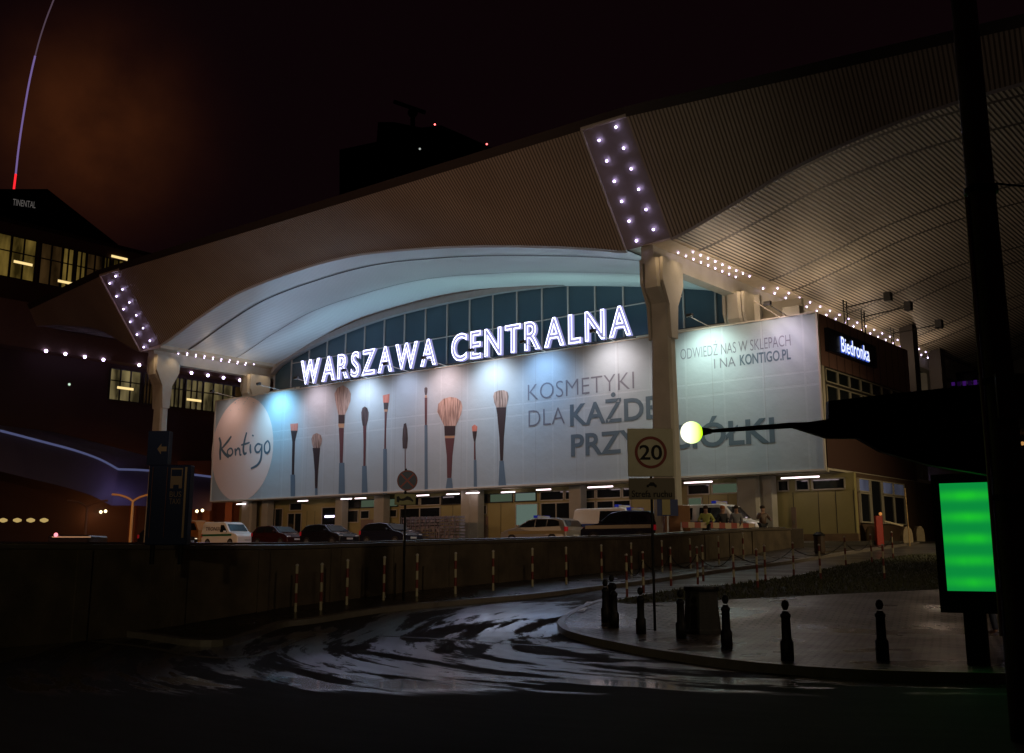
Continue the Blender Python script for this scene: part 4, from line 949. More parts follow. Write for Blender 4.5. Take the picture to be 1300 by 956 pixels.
# striped posts
m_rw = {}
def stripe_mat(name, a, b_):
    m = bpy.data.materials.new(name); m.use_nodes = True; t = m.node_tree; p = t.nodes['Principled BSDF']; p.inputs['Roughness'].default_value = .5
    tcn = N(t, 'ShaderNodeTexCoord'); sp = N(t, 'ShaderNodeSeparateXYZ'); t.links.new(tcn.outputs['Object'], sp.inputs[0])
    f = M_(t, 'FRACT', M_(t, 'DIVIDE', M_(t, 'ADD', sp.outputs[2], .02), .46)); s_ = M_(t, 'LESS_THAN', f, .5)
    mx = N(t, 'ShaderNodeMix', data_type='RGBA'); mx.inputs[6].default_value = (*a, 1); mx.inputs[7].default_value = (*b_, 1); t.links.new(s_, mx.inputs[0]); t.links.new(mx.outputs[2], p.inputs['Base Color']); return m
m_st = stripe_mat('red white stripes', (.16, .012, .01), (.46, .41, .27)); m_st2 = stripe_mat('white red stripes', (.46, .41, .27), (.15, .02, .012))
def spost(name, group):
    t = thing(name, '', 'post', (0, 0, 0), group=group)
    obj('tube', MB().lathe([(.035, 0), (.035, 1.08)], 10), m_st, t, rel=False); obj('cap', MB().lathe([(.042, 1.08), (.042, 1.11), (.012, 1.135)], 10), m_trim, t, rel=False)
    return t
rowA = [(375, 777), (407, 775), (440, 768), (487, 762), (529, 757), (578, 754), (626, 750), (676, 745), (719, 742), (764, 736), (802, 731), (841, 726), (877, 722), (913, 717), (944, 711)]
labA = ['leftmost red and white post at the wall foot', 'second red and white post from the left at the wall foot', 'striped post at the wall foot below the gap between dark hatchbacks', 'striped post at the wall foot left of the no stopping sign pole', 'striped post at the wall foot just right of the no stopping sign pole', 'striped post at the wall foot under the wire crates', 'striped post at the wall foot left of the silver patrol car', 'striped post at the wall foot under the silver patrol car', 'striped post at the wall foot left of the first police van', 'striped post at the wall foot behind the cluster of bollards', 'striped post at the wall foot left of the 20 sign pole', 'striped post at the wall foot right of the 20 sign pole', 'striped post at the wall foot left of the second police van', 'striped post at the wall foot below the second police van', 'last striped post at the wall foot, below the leaning people']
pa = spost('striped_post', 'red and white posts along the wall foot')
for i, (q, lb) in enumerate(zip(rowA, labA)):
    p = g(*q, .11); o = pa if i == 0 else dup(pa); o.location = p; o['label'] = lb
rowB = [(796, 758), (817, 753), (852, 744), (886, 742), (932, 742), (962, 747), (1008, 731), (1042, 736), (1074, 718), (1107, 714), (1123, 736), (1134, 709), (893, 738), (972, 738)]
labB = ['striped chain post at the left tip of the grass verge', 'second chain post from the tip of the grass verge', 'chain post on the verge right of the 20 sign pole', 'chain post on the verge right above the litter bin', 'chain post on the verge between bin and wall end', 'near chain post on the verge, standing forward of its row', 'chain post on the verge below the end of the wall', 'tall looking chain post in front of the brown bin', 'chain post on the verge right of the brown bin', 'chain post on the verge below the stone block', 'near chain post on the right part of the grass', 'last chain post on the verge below the lifting barrier', 'chain post on the far kerb just behind the litter bin', 'chain post on the far side of the verge below the police van']
pbm = spost('chain_post', 'striped posts with chains round the verge')
for c in pbm.children:
    if c.name.startswith('tube'): c.data.materials[0] = m_st2
PB = []
for i, (q, lb) in enumerate(zip(rowB, labB)):
    p = g(*q, .14); o = pbm if i == 0 else dup(pbm); o.location = p; o['label'] = lb; PB.append(p)
order = sorted([0, 1, 2, 3, 4, 6, 8, 9, 11])
cl = ['chain hanging between the first two verge posts', 'chain hanging between the second and third verge posts', 'chain hanging above the litter bin between verge posts', 'chain hanging right of the litter bin between verge posts', 'chain hanging below the wall end between verge posts', 'chain hanging before the brown bin between verge posts', 'chain hanging right of the brown bin between verge posts', 'chain hanging below the barrier between verge posts']
for k, (a, b_) in enumerate(zip(order, order[1:])):
    p, q = PB[a]+Vector((0, 0, .9)), PB[b_]+Vector((0, 0, .9)); pts = [p.lerp(q, t/8)-Vector((0, 0, .38*4*(t/8)*(1-t/8))) for t in range(9)]
    tag(centre(obj('chain', MB().tube(pts, .014, 5), m_black)), cl[k], 'chain', 'chains between the verge posts')

# ================================================================ SIGNS
def SG(c, ang=0):    # sign frame facing the camera: x right, z up, y away
    ca, sa = cos(ang), sin(ang)
    return lambda x, y, z: Vector((c.x+x*ca-y*sa, c.y+x*sa+y*ca, c.z+z))
# 20 zone sign
p20 = g(832, 801, .135); D20 = p20.y
s20 = thing('speed_limit_sign', 'square 20 speed zone sign with a plate below on a dark pole', 'road sign', tuple(p20))
obj('pole', MB().bar(p20+Vector((0, .06, -.1)), Vector((p20.x, p20.y+.06, pd(832, 548, D20).z)), .03, 10), m_black, s20)
c = Vector((p20.x, p20.y, 0)); T = SG(c)
za, zb_ = pd(832, 544, D20).z, pd(832, 605, D20).z; hw = 30*D20/1377
m_plate = mat('dull sign face', (.40, .39, .29), .5, noise=.15, nscale=4); m_plate2 = mat('dark sign plate', (.12, .105, .075), .6)
obj('sign_plate', MB().box(-hw, hw, 0, .03, zb_, za, T), m_plate, s20, bev=.02)
cz_ = (za+zb_)/2; R1 = (za-zb_)*.335
ring = MB(); n = 40
ring.add([T(r_*cos(2*pi*i/n), -.006, cz_+r_*sin(2*pi*i/n)) for i in range(n) for r_ in (R1, R1*.82)], [(2*i, 2*i+1, (2*i+3) % (2*n), (2*i+2) % (2*n)) for i in range(n)])
obj('ring', ring, mat('sign red', (.15, .022, .018), .5), s20)
obj('lettering', text_on('20', -.25, .25, cz_-.155, cz_+.155, lambda x, z: T(x, -.008, z), cap=CAPH, offset=.015), m_black, s20)
zc, zd = pd(832, 607, D20).z, pd(832, 634, D20).z
pl2 = obj('lower_plate', MB().box(-hw*.98, hw*1.0, 0, .03, zd, zc, T), m_plate2, s20, bev=.02)
obj('lettering', text_on('Strefa ruchu', -hw*.86, hw*.86, zd+.05, zd+.19, lambda x, z: T(x, -.008, z), cap=CAPH, offset=.01), m_black, pl2)
obj('pictogram', MB().add([T(x*.1, -.009, zd+.30+z*.1) for x, z in [(-1.1, -.4), (-1.1, .1), (-.6, .3), (-.3, .7), (.5, .7), (.8, .3), (1.1, .1), (1.1, -.4), (.7, -.4), (.5, -.1), (-.5, -.1), (-.7, -.4)]], [tuple(range(12))]), m_black, pl2)
# no stopping sign in front of the wall
DN = 28.6; pn = Vector((pd(513, 700, DN).x, DN, rz(DN)+.11))
sn = thing('no_stopping_sign', 'round blue no stopping sign with a tow plate below', 'road sign', tuple(pn))
T = SG(Vector((pn.x, pn.y, 0)))
zc = pd(515, 610, DN).z; R1 = 13.2*DN/1377
obj('pole', MB().bar(pn+Vector((0, .06, -.1)), Vector((pn.x, pn.y+.06, zc+.32)), .03, 10), m_black, sn)
disc = obj('sign_disc', MB().lathe([(R1, 0), (R1, .02)], 36), mat('sign rim red', (.13, .012, .02), .5), sn, rel=False)
disc.rotation_euler = (pi/2, 0, 0); disc.location = Vector((.05, 0.0, zc-pn.z))
f = MB(); f.add([T(.05+R1*.86*cos(2*pi*i/36), -.024, zc+R1*.86*sin(2*pi*i/36)) for i in range(36)], [tuple(range(36))]); obj('sign_face', f, mat('sign blue', (.010, .022, .07), .5), sn)
xm = MB()
for k, s_ in enumerate((1, -1)): 
    a = pi/4*s_; ca, sa = cos(a), sin(a); xm.add([T(.05+x*ca-z*sa, -.027-.002*k, zc+x*sa+z*ca) for x, z in ((-R1*.86, -.022), (R1*.86, -.022), (R1*.86, .022), (-R1*.86, .022))], [(0, 1, 2, 3)])
obj('cross', xm, mat('sign cross red', (.20, .015, .02), .5), sn)
z0, z1 = pd(514, 641, DN).z, pd(514, 627, DN).z; hw = 13.5*DN/1377
tp = obj('tow_plate', MB().box(-hw, hw, -.02, .01, z0, z1, T), mat('yellowed plate', (.20, .19, .07), .55), sn, bev=.01)
obj('pictogram', MB().add([T(x*hw, -.025, (z0+z1)/2+z*(z1-z0)) for x, z in [(-.8, -.2), (-.8, .25), (-.6, .3), (-.4, .05), (-.1, .1), (.2, .3), (.5, .2), (.8, -.1), (.75, -.25), (.5, -.1), (.2, -.05), (-.2, -.15), (-.5, -.1), (-.6, -.3)]], [tuple(range(14))]), m_black, tp)
# BUS TAXI sign box
DT = 22.5; pt_ = Vector((pd(210, 690, DT).x, DT, plat(pd(210, 690, DT).x, DT)))
s3 = thing('direction_sign', 'tall dark blue bus and taxi sign box with a smaller box above', 'sign', tuple(pt_))
T = SG(Vector((pt_.x, pt_.y, 0)), radians(0)); k = DT/1377
m_navy = mat('navy sign', (.006, .013, .055), .6, spec=.2); m_ochre = mat('ochre print', (.30, .19, .10), .6)
z0, z1 = pd(210, 692, DT).z, pd(210, 590, DT).z
obj('sign_box', MB().box(-27*k, 26.5*k, 0, .3, z0, z1, T), m_navy, s3, bev=.02)
obj('edge_strip', MB().box(20*k, 22.5*k, -.02, -.004, z0+.15, z1-.05, T), m_ochre, s3)
obj('edge_strip', MB().box(-22*k, -21.3*k, -.02, -.004, z0+.15, z1-.05, T), mat('dim red print', (.12, .03, .02), .6), s3)
obj('edge_strip', MB().box(-3.2*k, -2.6*k, -.02, -.004, z0+.15, z1-.05, T), bpy.data.materials['dim red print'], s3)
bus = MB(); zt_ = z1-.07
bus.box(.0*k+.03, 15*k+.03, -.02, -.005, zt_-26*k, zt_, T)
obj('bus_pictogram', bus, mat('dull ochre', (.22, .135, .075), .6), s3)
obj('bus_window', MB().box(.045, 15*k+.015, -.026, -.021, zt_-10.5*k, zt_-2*k, T), m_navy, s3)
obj('bus_wheel_gap', MB().box(.03+4*k, .03+11*k, -.026, -.021, zt_-26.2*k, zt_-21.5*k, T), m_navy, s3)
m_dim = mat('dim lettering', (.17, .11, .07), .6)
obj('lettering', text_on('BUS', .03, .03+15*k, zt_-37*k, zt_-30*k, lambda x, z: T(x, -.02, z), cap=CAPH), m_dim, s3)
obj('lettering', text_on('TAXI', .03, .03+14*k, zt_-46*k, zt_-39*k, lambda x, z: T(x, -.02, z), cap=CAPH), m_dim, s3)
obj('sign_box', MB().box(-31*k, -4*k, 0, .25, pd(190, 590, DT).z, pd(190, 547, DT).z, T), m_navy, s3)
obj('arrow_pictogram', MB().add([T(-12*k+x*k, -.012, pd(190, 570, DT).z+z*k) for x, z in [(-6, 0), (-1, 7), (-1, 3), (6, 3), (6, -3), (-1, -3), (-1, -7)]], [tuple(range(7))]), bpy.data.materials['dull ochre'], s3)
obj('post', MB().bar(T(-18*k, .1, pt_.z-.3), T(-18*k, .1, z0), .05), m_black, s3); obj('post', MB().bar(T(18*k, .1, pt_.z-.3), T(18*k, .1, z0), .05), m_black, s3)

# ================================================================ VEHICLES
HU = atan2(-Uy, -Ux)       # heading toward the right
m_vplate = mat('plate white', (.6, .6, .58), .4); m_tyre = m_rubber; m_rim = mat('wheel rim', (.25, .25, .25), .4, .8); m_cglass = mat('car glass', (.010, .012, .014), .05, spec=.9)
m_red = mat('tail lamp', (.5, .01, .02), .3, emit=(1, .02, .05), es=.06); m_head = mat('head lamp', (.6, .6, .6), .1)
def vehicle(name, label, cat, loc, rot, prof, belt, W, paint, wins, ws=None, rw=None, wheels=(.8, -.8), wr=.32, tumble=.80, group=None, extras=None):
    t = thing(name, label, cat, (0, 0, 0), 0, group)
    top = max(z for x, z in prof)
    def hw(z): return W if z <= belt else W*(1-(1-tumble)*(z-belt)/(top-belt))
    mbx = MB(); n = len(prof)
    # three shells across the width so that shoulders round over
    rings = []
    for fy, sh in ((-1, .0), (-.93, .05), (.93, .05), (1, .0)):
        cx0 = sum(p[0] for p in prof)/n; cz0 = sum(p[1] for p in prof)/n
        rings.append([Vector((x*(1-(.018 if abs(fy) == 1 else 0)), fy*hw(z), z if abs(fy) != 1 else cz0+(z-cz0)*.965)) for x, z in prof])
    vs = [p for r_ in rings for p in r_]
    fs = [tuple(range(n)), tuple(range(3*n, 4*n))[::-1]]+[(k*n+i, k*n+(i+1) % n, (k+1)*n+(i+1) % n, (k+1)*n+i) for k in range(3) for i in range(n)]
    obj('body', mbx.add(vs, fs), paint, t, rel=False, bev=.025)
    cz0 = sum(p[1] for p in prof)/n
    for w in wins:
        for s_ in (-1, 1):
            obj('side_window', MB().prism([(x, z) for x, z in w], 0, .012, lambda x, z, o_, s_=s_: (x, s_*(hw(z)+.006+o_), z)), m_cglass, t, rel=False)
    for nm, q in (('windscreen', ws), ('rear_window', rw)):
        if q:
            (x0, z0), (x1, z1) = q; d = Vector((x1-x0, 0, z1-z0)).normalized(); nn = Vector((-d.z, 0, d.x)); 
            if (nn.x > 0) != ((x0+x1) > 0): nn = -nn
            o1 = nn*.02
            obj(nm, MB().add([Vector((x0, -hw(z0)*.86, z0))+o1, Vector((x0, hw(z0)*.86, z0))+o1, Vector((x1, hw(z1)*.86, z1))+o1, Vector((x1, -hw(z1)*.86, z1))+o1], [(0, 1, 2, 3)]), m_cglass, t, rel=False)
    for wx in wheels:
        for s_ in (-1, 1):
            wn = obj('wheel', MB().bar((wx, s_*(W-.2), wr), (wx, s_*(W+.015), wr), wr, 20), m_tyre, t, rel=False)
            obj('rim', MB().bar((wx, s_*(W+.0), wr), (wx, s_*(W+.03), wr), wr*.62, 14), m_rim, wn, rel=False)
    xf = max(x for x, z in prof); xr = min(x for x, z in prof)
    for s_ in (-1, 1):
        obj('headlight', MB().box(xf-.28, xf-.04, s_*W*.62, s_*W*.93, .60, .76), m_head, t, rel=False, bev=.02)
        obj('tail_light', MB().box(xr+.0, xr+.16, s_*W*.80, s_*(W+.012), .74, 1.0), m_red, t, rel=False, bev=.02)
        obj('mirror', MB().box(xf-1.45, xf-1.3, s_*(W+.03), s_*(W+.2), belt, belt+.14), paint, t, rel=False, bev=.02)
    for xx, s_ in ((xf+.004, 1), (xr-.012, -1)): obj('number_plate', MB().box(xx, xx+.012, -.26, .26, .48, .59), m_vplate, t, rel=False)
    if extras: extras(t, hw)
    t.location = loc; t.rotation_euler = (0, 0, rot)
    return t
hatch = [(-1.98, .30), (-2.0, .75), (-1.93, 1.0), (-1.62, 1.36), (-1.2, 1.46), (-.3, 1.49), (.35, 1.42), (1.08, 1.0), (1.75, .86), (2.02, .68), (2.02, .30)]
hw_w = [[(-1.55, 1.02), (-1.38, 1.33), (-1.1, 1.38), (-.62, 1.40), (-.62, 1.0)], [(-.55, 1.0), (-.55, 1.40), (-.25, 1.41), (.28, 1.34), (.9, .99)]]
m_dk1 = mat('black car paint', (.012, .011, .014), .18, coat=.8); m_dk2 = mat('deep blue car paint', (.014, .016, .03), .2, coat=.8); m_maroon = mat('maroon car paint', (.035, .008, .008), .25, coat=.8)
m_silver = mat('silver car paint', (.40, .39, .36), .3, .5, coat=.6); m_vwhite = mat('van white', (.80, .80, .78), .35, coat=.4)
def place(px, v, dz=0):
    u_ = pv(px, 680, v)[0]; p = B(u_, v, 0); p.z = plat(p.x, p.y)+dz; return p
vehicle('parked_car', 'maroon hatchback partly hidden between the white van and the black hatchback', 'car', place(354, 3.6), HU, hatch, 1.0, .88, m_maroon, hw_w, ((.40, 1.40), (1.05, 1.02)), ((-1.66, 1.33), (-1.93, 1.03)), (1.28, -1.25))
vehicle('parked_car', 'black hatchback with shiny windscreen in the middle of the dark cars', 'car', place(418, 3.2), HU, hatch, 1.0, .88, m_dk1, hw_w, ((.40, 1.40), (1.05, 1.02)), ((-1.66, 1.33), (-1.93, 1.03)), (1.28, -1.25))
vehicle('parked_car', 'dark blue hatchback beside the wire crates', 'car', place(496, 3.2), HU, hatch, 1.0, .88, m_dk2, hw_w, ((.40, 1.40), (1.05, 1.02)), ((-1.66, 1.33), (-1.93, 1.03)), (1.28, -1.25))
vanp = [(-2.15, .32), (-2.18, 1.1), (-2.1, 1.72), (-1.95, 1.83), (.3, 1.83), (.62, 1.72), (1.18, 1.12), (1.9, .98), (2.18, .80), (2.2, .32)]
def van_ex(t, hw):
    obj('green_stripe', MB().box(-2.12, 1.5, -.925, -.915, .82, .96), mat('green stripe', (.01, .13, .06), .5), t, rel=False)
    obj('lettering', text_on('TRONIX', -1.7, .1, 1.22, 1.48, lambda x, z: Vector((x, -hw(z)-.012, z)), cap=CAPH, offset=.01), mat('van lettering', (.05, .04, .06), .5), t, rel=False)
vehicle('delivery_van', 'white delivery van with a green stripe and dark lettering', 'van', place(291, 3.2), HU, vanp, 1.05, .90, m_vwhite, [[(.1, 1.10), (.1, 1.62), (.45, 1.60), (.98, 1.10)]], ((.68, 1.66), (1.15, 1.16)), None, (1.35, -1.35), tumble=.88, extras=van_ex)
estate = [(-2.3, .30), (-2.34, .80), (-2.28, 1.0), (-1.98, 1.38), (-1.6, 1.48), (-.2, 1.50), (.42, 1.40), (1.15, 1.0), (2.0, .84), (2.3, .66), (2.3, .30)]
def bar_ex(t, hw, z=1.55, x=.1):
    b = obj('light_bar', MB().box(x-.14, x+.14, -.55, .55, z, z+.13), mat('light bar base', (.4, .38, .36), .4), t, rel=False, bev=.02)
    obj('blue_lens', MB().box(x-.12, x+.12, -.60, -.28, z+.02, z+.15), mat('blue lens', (.01, .02, .35), .2, emit=(.05, .1, 1), es=.1), b, rel=False); obj('blue_lens', MB().box(x-.12, x+.12, .28, .60, z+.02, z+.15), bpy.data.materials['blue lens'], b, rel=False)
def pol_ex(t, hw):
    bar_ex(t, hw, 1.50, 0); obj('side_stripe', MB().box(-2.2, 1.7, .885, .897, .62, .80), mat('yellow stripe', (.28, .22, .10), .5), t, rel=False)
vehicle('patrol_car', 'silver patrol estate car with roof light bar and red tail light', 'car', place(688, 2.6), HU+pi, estate, 1.0, .88, m_silver, [[(-1.85, 1.05), (-1.75, 1.30), (-1.5, 1.38), (-1.0, 1.41), (-1.0, 1.02)], [(-.93, 1.02), (-.93, 1.41), (-.2, 1.42), (-.2, 1.0)], [(-.13, 1.0), (-.13, 1.42), (.36, 1.34), (.98, 1.0)]], ((.46, 1.38), (1.12, 1.02)), ((-2.0, 1.34), (-2.27, 1.02)), (1.45, -1.35), extras=pol_ex)
bigv = [(-2.4, .35), (-2.44, 1.2), (-2.36, 1.86), (-2.2, 1.96), (.75, 1.96), (1.02, 1.88), (1.62, 1.22), (2.25, 1.05), (2.45, .85), (2.46, .35)]
def bus_ex(t, hw):
    bar_ex(t, hw, 1.98, .3)
    for s_ in (-1, 1): obj('blue_stripe', MB().box(-2.35, 1.4, s_*.965, s_*.977, .95, 1.12) if s_ > 0 else MB().box(-2.35, 1.4, -.977, -.965, .95, 1.12), mat('blue police stripe', (.02, .06, .30), .4), t, rel=False)
bw_ = [[(-2.1, 1.22), (-2.0, 1.76), (-.75, 1.80), (-.75, 1.2)], [(-.35, 1.2), (-.35, 1.80), (.72, 1.78), (1.35, 1.18)]]
vehicle('police_van', 'white police van with blue light bar, right of the front pylon', 'van', place(908, 3.6), HU, bigv, 1.2, .95, m_vwhite, bw_, ((1.06, 1.84), (1.6, 1.26)), ((-2.37, 1.8), (-2.43, 1.25)), (1.6, -1.5), .34, .86, extras=bus_ex, group=None)
vehicle('police_van', 'white police van with blue stripe, left of the front pylon behind the dark car', 'van', place(785, 4.3), HU, bigv, 1.2, .95, m_vwhite, [[(-.6, 1.2), (-.6, 1.80), (.72, 1.78), (1.35, 1.18)]], ((1.06, 1.84), (1.6, 1.26)), ((-2.37, 1.8), (-2.43, 1.25)), (1.6, -1.5), .34, .86, extras=bus_ex)
suv = [(-2.2, .4), (-2.25, 1.1), (-2.05, 1.55), (-1.7, 1.68), (-.2, 1.72), (.45, 1.62), (1.15, 1.12), (2.0, .98), (2.25, .8), (2.25, .4)]
def suv_ex(t, hw):
    bar_ex(t, hw, 1.73, -.5); obj('side_stripe', MB().box(-2.0, 1.9, .905, .917, .85, 1.02), mat('cream stripe', (.42, .36, .24), .5), t, rel=False)
    obj('side_stripe', MB().box(-2.0, 1.9, -.917, -.905, .85, 1.02), bpy.data.materials['cream stripe'], t, rel=False)
vehicle('dark_patrol_car', 'dark patrol car with a cream stripe in front of the left police van', 'car', place(796, .5), HU+pi, suv, 1.1, .90, m_dk2, [[(-1.75, 1.15), (-1.6, 1.5), (-.8, 1.6), (-.8, 1.12)], [(-.7, 1.12), (-.7, 1.6), (.38, 1.54), (1.0, 1.12)]], ((.5, 1.6), (1.12, 1.14)), ((-2.07, 1.5), (-2.22, 1.12)), (1.4, -1.35), .36, .84, extras=suv_ex)
# orange truck behind the white van, dark car with lit lamps at far left
trk = thing('orange_truck', 'small orange utility truck half hidden behind the white van', 'truck', tuple(place(244, 5.5)), HU)
m_or = mat('orange paint', (.38, .15, .03), .5)
obj('cab', MB().prism([(.6, .5), (.6, 2.0), (1.6, 2.0), (2.1, 1.3), (2.2, .5)], -.9, .9, lambda x, z, y: (x, y, z)), m_or, trk, rel=False, bev=.04)
obj('cab_window', MB().prism([(.8, 1.3), (.8, 1.85), (1.5, 1.85), (1.9, 1.3)], -.915, .915, lambda x, z, y: (x, y, z)), m_cglass, trk, rel=False)
obj('load_bed', MB().box(-2.4, .5, -.95, .95, .6, 1.05), m_or, trk, rel=False, bev=.03)
obj('load_cover', MB().box(-2.3, .45, -.9, .9, 1.08, 2.1), mat('tan tarpaulin', (.34, .22, .10), .8, noise=.2), trk, rel=False, bev=.06)
for wx in (-1.6, 1.4):
    for s_ in (-1, 1): obj('wheel', MB().bar((wx, s_*.7, .38), (wx, s_*.97, .38), .38, 18), m_tyre, trk, rel=False)
dc = vehicle('parked_car', 'black car behind the bus and taxi sign with glinting headlights', 'car', place(213, 1.5), HU+.5, hatch, 1.0, .88, m_dk1, hw_w, ((.40, 1.40), (1.05, 1.02)), ((-1.66, 1.33), (-1.93, 1.03)), (1.28, -1.25))
for ch in dc.children:
    if ch.name.startswith('headlight'): ch.data.materials[0] = emis('lit headlight', (1, .85, .6), 1.2, False)
# wire crates with bottles/rubble beside the third hatchback
pc_ = place(547, 6.2)
cr = thing('stacked_crates', 'long silvery stack of wire crates against the wall right of the no stopping sign', 'crates', tuple(pc_))
u0_, u1_ = pv(588, 680, 6.2)[0], pv(514, 680, 6.2)[0]
mbx = MB(); random.seed(9)
for a in range(26):
    for b_ in range(9):
        u_ = u0_+(u1_-u0_)*(a+.5)/26; z = pc_.z+.12+b_*.205; q = random.uniform(.035, .10); h_ = random.uniform(.05, .095)
        mbx.box(u_-q, u_+q, 5.9+random.uniform(0, .12), 6.4, z-h_, z+h_, B)
obj('contents', mbx, mat('mixed grey goods', (.30, .25, .27), .4, .3, noise=.6, nscale=30), cr)
mbx = MB()
n_ = 12
for k in range(n_+1): u_ = u0_+(u1_-u0_)*k/n_; mbx.box(u_-.02, u_+.02, 5.84, 5.88, pc_.z, pc_.z+1.85, B)
for k in range(6): mbx.box(u0_, u1_, 5.85, 5.87, pc_.z+.35*k, pc_.z+.35*k+.025, B)
obj('crate_frame', mbx, m_galv, cr)

# ================================================================ PEOPLE
def skin_mesh(name, verts, edges, radii, m, parent, sub=2):
    me = bpy.data.meshes.new(name); me.from_pydata(verts, edges, []); me.materials.append(m)
    o = bpy.data.objects.new(name, me); COL.objects.link(o); o.parent = parent
    sk = o.modifiers.new('skin', 'SKIN'); sk.use_smooth_shade = True
    for i, r_ in enumerate(radii): me.skin_vertices[0].data[i].radius = (r_, r_) if not isinstance(r_, tuple) else r_
    me.skin_vertices[0].data[0].use_root = True
    s2 = o.modifiers.new('subsurf', 'SUBSURF'); s2.levels = sub; s2.render_levels = sub
    return o
m_skin = mat('skin', (.42, .24, .17), .55)
def person(label, loc, rot, jacket, trousers, hair, elbows=((-.28, -.02, 1.12), (.28, -.02, 1.12)), hands=((-.22, .22, 1.05), (.22, .22, 1.05)), lean=0.0, stride=0.0, hat=None):
    t = thing('person', label, 'person', loc, rot)
    L = lambda x, y, z: (x, y+lean*max(0, z-.95), z)
    V = [L(0, 0, .95), L(0, 0, 1.15), L(0, .0, 1.38), L(0, .01, 1.50), L(0, .02, 1.60), L(0, .025, 1.70), L(0, .02, 1.77),
         L(-.19, 0, 1.42), L(.19, 0, 1.42), L(*elbows[0]), L(*elbows[1]), L(*hands[0]), L(*hands[1]),
         (-.10, 0, .90), (.10, 0, .90), (-.11, .02+stride, .48), (.11, .02-stride*.6, .48), (-.12, -.01+stride*.9, .08), (.12, -.01-stride*1.3, .08), (-.13, .16+stride*.9, .04), (.13, .16-stride*1.3, .04), L(0, .14, 1.655)]
    E = [(0, 1), (1, 2), (2, 3), (3, 4), (4, 5), (5, 6), (2, 7), (2, 8), (7, 9), (8, 10), (9, 11), (10, 12), (0, 13), (0, 14), (13, 15), (14, 16), (15, 17), (16, 18), (17, 19), (18, 20), (4, 21)]
    R = [.15, .14, .15, .058, .09, .105, .05, .07, .07, .048, .048, .03, .03, .10, .10, .06, .06, .042, .042, .04, .04, .018]
    skin_mesh('body', V, E, R, m_skin, t)
    J = [0, 1, 2, 7, 8, 9, 10]; fore = [tuple(Vector(V[9]).lerp(Vector(V[11]), .82)), tuple(Vector(V[10]).lerp(Vector(V[12]), .82))]
    VJ = [L(0, 0, .88)]+[V[i] for i in (1, 2, 7, 8, 9, 10)]+fore+[L(0, .0, 1.47)]
    EJ = [(0, 1), (1, 2), (2, 3), (2, 4), (3, 5), (4, 6), (5, 7), (6, 8), (2, 9)]
    skin_mesh('jacket', VJ, EJ, [.18, .175, .18, .095, .095, .068, .068, .052, .052, .085], jacket, t)
    VT = [V[0], V[13], V[14], V[15], V[16], V[17], V[18]]
    skin_mesh('trousers', VT, [(0, 1), (0, 2), (1, 3), (2, 4), (3, 5), (4, 6)], [.165, .115, .115, .075, .075, .06, .06], trousers, t)
    c_ = L(0, 0, 1.72)
    hr = MB().lathe([(.112, -.03), (.118, .02), (.108, .08), (.075, .12), (.01, .135)], 14, (c_[0], c_[1], c_[2])); obj('hair' if not hat else 'hat', hr, hair, t, smooth_=True, rel=False)
    return t
def gz(p): return Vector((p.x, p.y, plat(p.x, p.y)))
tan_ = mat('tan jacket', (.30, .20, .13), .8, noise=.2, nscale=8); grn = mat('hi-vis vest', (.42, .45, .12), .7); blk = mat('black coat', (.015, .015, .02), .8); jean = mat('denim', (.03, .04, .07), .8); brn = mat('brown hair', (.03, .018, .01), .8); orn = mat('ginger hair', (.35, .10, .03), .7)
brj = mat('brown leather jacket', (.10, .055, .035), .5, noise=.2, nscale=6); grey = mat('grey coat', (.2, .2, .22), .8)
def pp_(px, d): q = pd(px, 700, d); return gz(q)
person('person in a brown jacket at the wall end with a hand raised to face', tuple(pp_(970, 52.0)), pi+.2, brj, blk, brn, elbows=((-.34, .05, 1.2), (.34, .12, 1.18)), hands=((-.30, .3, 1.12), (.10, .22, 1.52)), lean=.05)
person('person wearing a yellow green vest in front of the police van', tuple(pp_(898, 49.6)), pi-.3, grn, blk, brn, elbows=((-.36, .0, 1.15), (.36, .0, 1.15)), hands=((-.3, .25, 1.1), (.25, .28, 1.15)), lean=.12)
person('person with ginger hair standing before the police van windows', tuple(pp_(918, 50.3)), pi+.4, blk, jean, orn, lean=.1)
person('person in a grey coat right of the ginger haired one', tuple(pp_(936, 50.8)), pi, grey, jean, brn, lean=.15)
pgr = pd(1246, 700, 22.6); pgr.z = rz(22.6)+.135
person('dark figure in jeans half hidden behind the green light box', tuple(pgr), .4, blk, jean, brn, stride=.06)
# red and white barrier plank standing on the forecourt behind the wall
u0_, u1_ = pd(866, 672, 48.6), pd(958, 668, 51.2)
bk = thing('barrier_plank', 'long red and white plank barrier behind the wall before the police van', 'barrier', ((u0_.x+u1_.x)/2, (u0_.y+u1_.y)/2, plat(u0_.x, u0_.y)))
mbx = MB(); d_ = (u1_-u0_); 
zt_ = 1.8+ (704-664)/1377*49.8; zb_ = zt_-.26
for k in range(12):
    a = u0_+d_*(k/12); b_ = u0_+d_*((k+1)/12)
    q = MB().add([Vector((a.x, a.y, zb_)), Vector((b_.x, b_.y, zb_)), Vector((b_.x, b_.y, zt_)), Vector((a.x, a.y, zt_)), Vector((a.x, a.y+.04, zb_)), Vector((b_.x, b_.y+.04, zb_)), Vector((b_.x, b_.y+.04, zt_)), Vector((a.x, a.y+.04, zt_))], [(0, 1, 2, 3), (4, 5, 6, 7), (0, 1, 5, 4), (3, 2, 6, 7), (0, 3, 7, 4), (1, 2, 6, 5)])
    obj('board', q, mat('barrier red', (.28, .04, .03), .5) if k == 0 else (bpy.data.materials['barrier red'] if k % 2 == 0 else mat('barrier white', (.45, .34, .24), .5) if k == 1 else bpy.data.materials['barrier white']), bk)
